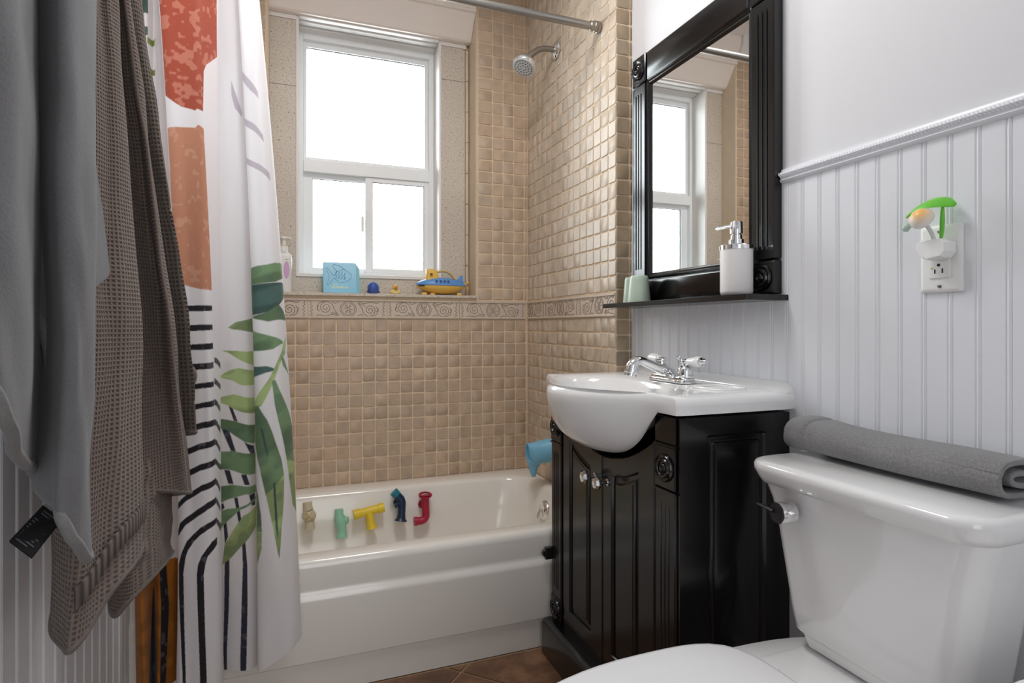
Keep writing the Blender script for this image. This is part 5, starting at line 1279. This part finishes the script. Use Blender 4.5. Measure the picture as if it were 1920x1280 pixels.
def duck():
    c = (-.581, .035, SILL)
    t = thing('rubber_duck', 'tiny yellow rubber duck with a dark collar on the sill', 'rubber duck', c)
    yel = mat('duck_yellow', rgb(240, 214, 130), .35); yel2 = mat('duck_head', rgb(244, 200, 110), .35); orange = mat('duck_orange', rgb(226, 118, 52), .4)
    mb = MB(); mb.lathe([(0, 0), (.013, 0), (.0175, .004), (.0185, .009), (.0165, .015), (.011, .020), (.006, .022), (0, .022)], c, (0, 0, 1), 28, sx=1.0); mb.build('duck_body', yel, t, smooth=60)
    for s in (-1, 1):
        mb = MB(); mb.lathe([(0, -.008), (.004, -.006), (.006, 0), (.004, .006), (0, .008)], (c[0] + s * .0165, c[1], SILL + .0105), (s * .3, -.2, 1), 14); mb.build('wing', yel, t, smooth=60)
    mb = MB(); mb.lathe([(0, .020), (.007, .0205), (.0115, .026), (.0122, .031), (.0105, .037), (.006, .0415), (0, .043)], c, (0, 0, 1), 28); h = mb.build('duck_head', yel2, t, smooth=60)
    mb = MB(); mb.lathe([(0, .0), (.0055, .001), (.0048, .005), (.002, .008), (0, .0085)], (c[0], c[1] - .009, SILL + .0285), (0, -1, -.1), 16, sx=1.0); mb.build('beak', orange, h, smooth=60)
    for s in (-1, 1):
        mb = MB(); mb.lathe([(0, 0), (.0018, 0), (.0012, .001), (0, .0013)], (c[0] + s * .0052, c[1] - .0100, SILL + .0345), (s * .4, -1, .2), 10); mb.build('eye', M['blackplastic'], h, smooth=60)
    mb = MB(); mb.tube([(c[0] + .0078 * math.cos(a), c[1] + .0078 * math.sin(a), SILL + .0208) for a in np.linspace(0, 2 * PI, 22)], .0014, 6, False); mb.add([(c[0] - .006, c[1] - .0150, SILL + .0170), (c[0] + .006, c[1] - .0150, SILL + .0170), (c[0] + .003, c[1] - .0190, SILL + .008), (c[0] - .003, c[1] - .0190, SILL + .008)], [(0, 1, 2, 3)]); mb.build('collar', M['tagblack'], t, smooth=60)
    mb = MB(); mb.lathe([(0, 0), (.0042, 0), (.003, .002), (0, .0025)], (c[0], c[1] - .0172, SILL + .008), (0, -1, .2), 14); mb.build('bib', mat('duck_white', rgb(235, 232, 236), .4), t, smooth=60)
duck()

def submarine():
    y = .050; z0 = SILL; xa, xb = -.470, -.292
    t = thing('toy_submarine', 'blue and yellow toy submarine at the right end of the sill', 'toy submarine', (-.38, y, z0))
    yel = mat('sub_yellow', rgb(238, 194, 92), .35); blu = mat('sub_blue', rgb(98, 152, 216), .35); dk = mat('sub_deep_blue', rgb(40, 70, 120), .4); drk = mat('sub_dark', rgb(24, 36, 40), .5)  # the deeper blue is for the porthole discs
    n = 28
    def hull(up):
        rings = []
        for k in range(25):
            t_ = k / 24; x = xa + (xb - xa) * t_
            w = .038 * (math.sin(PI * min(1, (t_ * .94 + .03))) ** .55); 
            zs = z0 + .0355 - .002 * t_
            h = (.028 if up else .029) * (math.sin(PI * min(1, t_ * .93 + .035)) ** (.60 if up else .7))
            if not up and t_ > .8: h *= 1 - (t_ - .8) * 2.2
            r = []
            for j in range(n):
                a = PI * j / (n - 1) * (1 if up else -1)
                r.append((x, y + w * math.cos(a), zs + h * math.sin(a)))
            rings.append(r)
        return rings
    mb = MB(); mb.loft(hull(False), True, True, True); lo = mb.build('lower_hull', yel, t, smooth=50)
    for xx in (-.445, -.415, -.318): 
        mb = MB(); mb.box(xx - .009, xx + .009, y - .015, y + .015, z0 + .0003, z0 + .010); mb.build('foot', yel, lo, smooth=None, bevel=.003)
    mb = MB(); mb.loft(hull(True), True, True, True); up = mb.build('upper_hull', blu, t, smooth=50)
    mb = MB(); mb.tube([(xa + (xb - xa) * (k / 30), y - .0385 * (math.sin(PI * min(1, (k / 30 * .94 + .03))) ** .55), z0 + .0365 - .002 * k / 30) for k in range(31)], .0022, 8); mb.build('deck_edge', blu, up, smooth=60)
    for k, xx in enumerate((-.406, -.391, -.377, -.364)):
        ww = .0375 * (math.sin(PI * ((xx - xa) / (xb - xa) * .94 + .03)) ** .55) * .93
        mb = MB(); mb.lathe([(0, .0), (.0042, 0), (.0042, .0025), (.0054, .0030), (.0056, .0015), (.0056, -.004), (0, -.004)], (xx, y - ww, z0 + .0465), (0, -1, .28), 20); ph = mb.build('porthole', blu, up, smooth=35)
        mb = MB(); mb.lathe([(0, 0), (.0041, 0), (.0041, .0012), (0, .0012)], (xx, y - ww - .0004, z0 + .0466), (0, -1, .28), 18); mb.build('porthole_glass', dk, ph, smooth=40)
    mb = MB(); mb.box(xa + .001, xa + .022, y - .030, y - .0185, z0 + .0300, z0 + .0350); mb.build('bow_slot', drk, lo, smooth=None)
    mb = MB(); mb.loft([[(x, y + yy, z) for x, yy in rrect(-.4395 + i, -.391 - i * 2, -.018 + i, .018 - i, .010, 6)] for z, i in ((z0 + .052, 0), (z0 + .066, .001), (z0 + .078, .002), (z0 + .084, .003))], True, True, True); tw = mb.build('tower', yel, t, smooth=40)
    mb = MB(); mb.lathe([(.0050, 0), (.0072, .0), (.0072, .003), (.0050, .003)], (-.4215, y - .0170, z0 + .0705), (0, -1, .05), 22, cap0=False, cap1=False); mb.build('tower_ring', yel, tw, smooth=40)
    mb = MB(); mb.lathe([(0, 0), (.0050, 0), (.0050, .001), (0, .001)], (-.4215, y - .0168, z0 + .0705), (0, -1, .05), 20); mb.build('tower_window', mat('sub_brown', rgb(126, 84, 36), .5), tw, smooth=40)
    mb = MB(); mb.tube(rr3([(-.436, y - .013), (-.405, y - .013), (-.405, y + .013), (-.436, y + .013), (-.436, y - .013)], z0 + .0885), .0015, 6)
    for xx in (-.434, -.420, -.407): mb.tube([(xx, y - .013, z0 + .082), (xx, y - .013, z0 + .0885)], .0013, 6)
    mb.build('tower_rail', yel, tw, smooth=60)
    mb = MB(); mb.tube(curve3([(-.402, y, z0 + .079), (-.380, y, z0 + .0845), (-.360, y, z0 + .0825), (-.343, y, z0 + .072), (-.334, y, z0 + .060), (-.325, y, z0 + .057)], 26), .0048, 12, True, (1.5, .8)); mb.build('handle', mat('sub_handle', rgb(214, 184, 112), .4), t, smooth=60)
    mb = MB(); mb.loft([[(x + i * .3, y + s, z) for x, z in ((-.327, z0 + .053), (-.310, z0 + .071), (-.302, z0 + .073), (-.300, z0 + .047))] for s, i in ((-.004, 0), (.004, 0))], True, True, True); mb.build('tail_fin', blu, t, smooth=None, bevel=.002)
    mb = MB(); mb.lathe([(0, 0), (.006, 0), (.006, .010), (.003, .014), (0, .014)], (-.296, y, z0 + .036), (1, 0, 0), 16); pr = mb.build('propeller', yel, t, smooth=40)
    for k in range(3):
        a = 2 * PI * k / 3 + .5; dv = Vector((0, math.cos(a), math.sin(a))); pv = Vector((-.286, y, z0 + .036))
        mb = MB(); mb.tube([pv + dv * .004, pv + dv * .012 + Vector((.002, 0, 0)), pv + dv * .021], [.004, .0075, .0045], 12, True, (1, .35)); mb.build('propeller_blade', yel, pr, smooth=60)
    t.scale = (1.2, 1.12, 1.25)
def rr3(P, z): return [(a, b, z) for a, b in P]
submarine()

# ------------------------------------------------------------------ pipe toys stuck on the inside of the tub
def wy(z): return -0.105 - (RIM - z) * 0.165        # inner wall of the tub (back side)
def pipe_toy(kind, cx_, cz, m, label, tilt=0.0):
    c = Vector((cx_, wy(cz) - .036, cz))
    t = thing('pipe_bath_toy', label, 'bath toy', c, 'pipe bath toys stuck to the tub wall')
    def P(u, v, w=0): 
        uu = u * math.cos(tilt) - v * math.sin(tilt); vv = u * math.sin(tilt) + v * math.cos(tilt)
        return (cx_ + uu, wy(cz + vv) - .032 - w, cz + vv)
    mb = MB(); mb2 = MB(); parts = []
    if kind == 'tee':
        mb.tube([P(-.034, .022), P(0, .022), P(.034, .022)], .0155, 22); mb.build('cross_pipe', m, t, smooth=50)
        mb = MB(); mb.tube([P(0, .020), P(0, -.010), P(0, -.026), P(.001, -.036), P(.001, -.042)], [.0155, .0150, .0155, .0185, .0210], 24); mb.build('down_pipe', m, t, smooth=50)
        for s in (-1, 1):
            mb = MB(); mb.tube([P(s * .033, .022), P(s * .034, .022), P(s * .056, .022), P(s * .057, .022)], [.0165, .0178, .0178, .0165], 24); mb.build('end_collar', m, t, smooth=40)
    elif kind == 'elbow':
        mb.tube([P(.006, .052), P(.006, .046), P(.006, .036), P(.006, .0), P(.006, -.022)] + [P(.006 - .020 * (1 - math.cos(a)), -.022 - .020 * math.sin(a)) for a in np.linspace(.3, PI / 2, 8)] + [P(-.026, -.042), P(-.034, -.042)], [.026, .021, .0150, .0145, .0148] + [.0150] * 8 + [.0150, .0152], 26); mb.build('pipe', m, t, smooth=50)
        mb = MB(); mb.lathe([(0.018, 0), (.0265, 0), (.0265, .004), (.018, .004)], P(.006, .050), (0, -.2, 1), 30, cap0=False, cap1=False); mb.build('funnel_rim', m, t, smooth=40)
        mb = MB(); mb.tube([P(-.026, -.042), P(-.027, -.042), P(-.041, -.042)], [.0155, .0168, .0168], 24); mb.build('end_collar', m, t, smooth=40)
    elif kind == 'bend':
        mb.tube([P(-.012, .052), P(-.004, .042), P(.006, .030), P(.010, .016), P(.010, .0), P(.008, -.026), P(.006, -.040), P(.004, -.050)], [.0155, .0158, .0165, .0165, .0150, .0145, .0170, .0250], 26); mb.build('pipe', m, t, smooth=50)
        mb = MB(); mb.tube([P(-.006, .045), P(-.014, .054), P(-.020, .061)], [.0160, .0168, .0165], 24); mb.build('end_collar', mat('teal_ring', rgb(30, 120, 140), .35), t, smooth=40)
        mb = MB(); mb.tube([P(.0, .016, .006), P(-.012, .013, .010), P(-.020, .010, .010)], [.008, .009, .011], 14); mb.build('side_spout', m, t, smooth=50)
    elif kind == 'straight':
        mb.tube([P(-.006, .050), P(-.006, .030), P(-.004, .016), P(.001, .006), P(.002, -.018), P(.003, -.036), P(.003, -.050)], [.0150, .0155, .0200, .0210, .0160, .0165, .0215], 26); mb.build('pipe', m, t, smooth=50)
        mb = MB(); mb.lathe([(0, 0), (.013, 0), (.015, .006), (.012, .012), (0, .013)], P(.014, .008, .002), (.9, -.3, .2), 22); mb.build('side_valve', m, t, smooth=50)
    else:
        mb.tube([P(-.004, .048), P(-.004, .030), P(.0, .020)], [.0165, .0165, .0175], 24); mb.build('top_pipe', m, t, smooth=50)
        mb = MB(); mb.lathe([(0, -.022), (.016, -.019), (.0235, -.006), (.0235, .006), (.016, .019), (0, .022)], P(.002, .0), (0, 0, 1), 28); g = mb.build('globe', m, t, smooth=60)
        mb = MB()
        for s in (-1, 1): mb.tube([P(-.012 * s, .018, .018), P(0, .006, .0245), P(.012 * s, -.008, .021)], .0014, 6)
        mb.build('gold_paddle', mat('gold_foil', rgb(200, 176, 110), .3, metal=.6), g, smooth=60)
        mb = MB(); mb.tube([P(.003, -.018), P(.004, -.032), P(.004, -.046)], [.0165, .0165, .0190], 24); mb.build('bottom_pipe', m, t, smooth=50)
    mb = MB(); q = Vector((cx_, wy(cz + .01), cz + .01)); mb.lathe([(0, 0), (.017, 0), (.016, .003), (.007, .008), (.007, .026), (0, .026)], q, (0, -1, .16), 24); mb.build('suction_cup', m, t, smooth=50)
pipe_toy('globe', -.927, .293, mat('toy_cream', rgb(226, 214, 184), .35, trans=.25), 'cream pipe toy next to the shower curtain')
pipe_toy('straight', -.814, .255, mat('toy_mint', rgb(150, 208, 180), .4), 'mint green straight pipe toy on the tub wall')
pipe_toy('tee', -.708, .265, mat('toy_yellow', rgb(236, 206, 52), .4), 'yellow T-shaped pipe toy on the tub wall', .14)
pipe_toy('bend', -.597, .288, mat('toy_navy', rgb(16, 46, 74), .35), 'dark navy bent pipe toy on the tub wall', .0)
pipe_toy('elbow', -.500, .272, mat('toy_magenta', rgb(170, 24, 58), .35), 'magenta elbow pipe toy with a funnel top', .0)

# ------------------------------------------------------------------ white bin in the near right corner, ceiling lamp
def bin_():
    c = BIN
    t = thing('waste_bin', 'round white lidded bin just in view by the toilet tank', 'bin', (c[0], c[1], 0))
    mb = MB(); mb.lathe([(0, 0), (.085, 0), (.088, .004), (.112, c[2] - .05), (.112, c[2] - .045), (0, c[2] - .045)], (c[0], c[1], 0), (0, 0, 1), 56); mb.build('bin_body', M['whiteplastic'], t, smooth=40)
    mb = MB(); mb.lathe([(0, c[2] - .046), (.118, c[2] - .046), (.119, c[2] - .020), (.115, c[2] - .004), (.110, c[2]), (.102, c[2]), (.097, c[2] - .005), (.094, c[2] - .012), (.04, c[2] - .010), (0, c[2] - .009)], (c[0], c[1], 0), (0, 0, 1), 64); mb.build('bin_lid', M['whiteplastic'], t, smooth=40)
bin_()
mb = MB(); mb.lathe([(0, 0), (.15, 0), (.15, -.02), (.14, -.03), (.0, -.03)], (-.66, -1.12, ZC), (0, 0, 1), 48)
cl = struct(mb.build('ceiling_fixture', M['trimwhite'], smooth=40), 'round white base of the ceiling lamp', 'ceiling lamp')
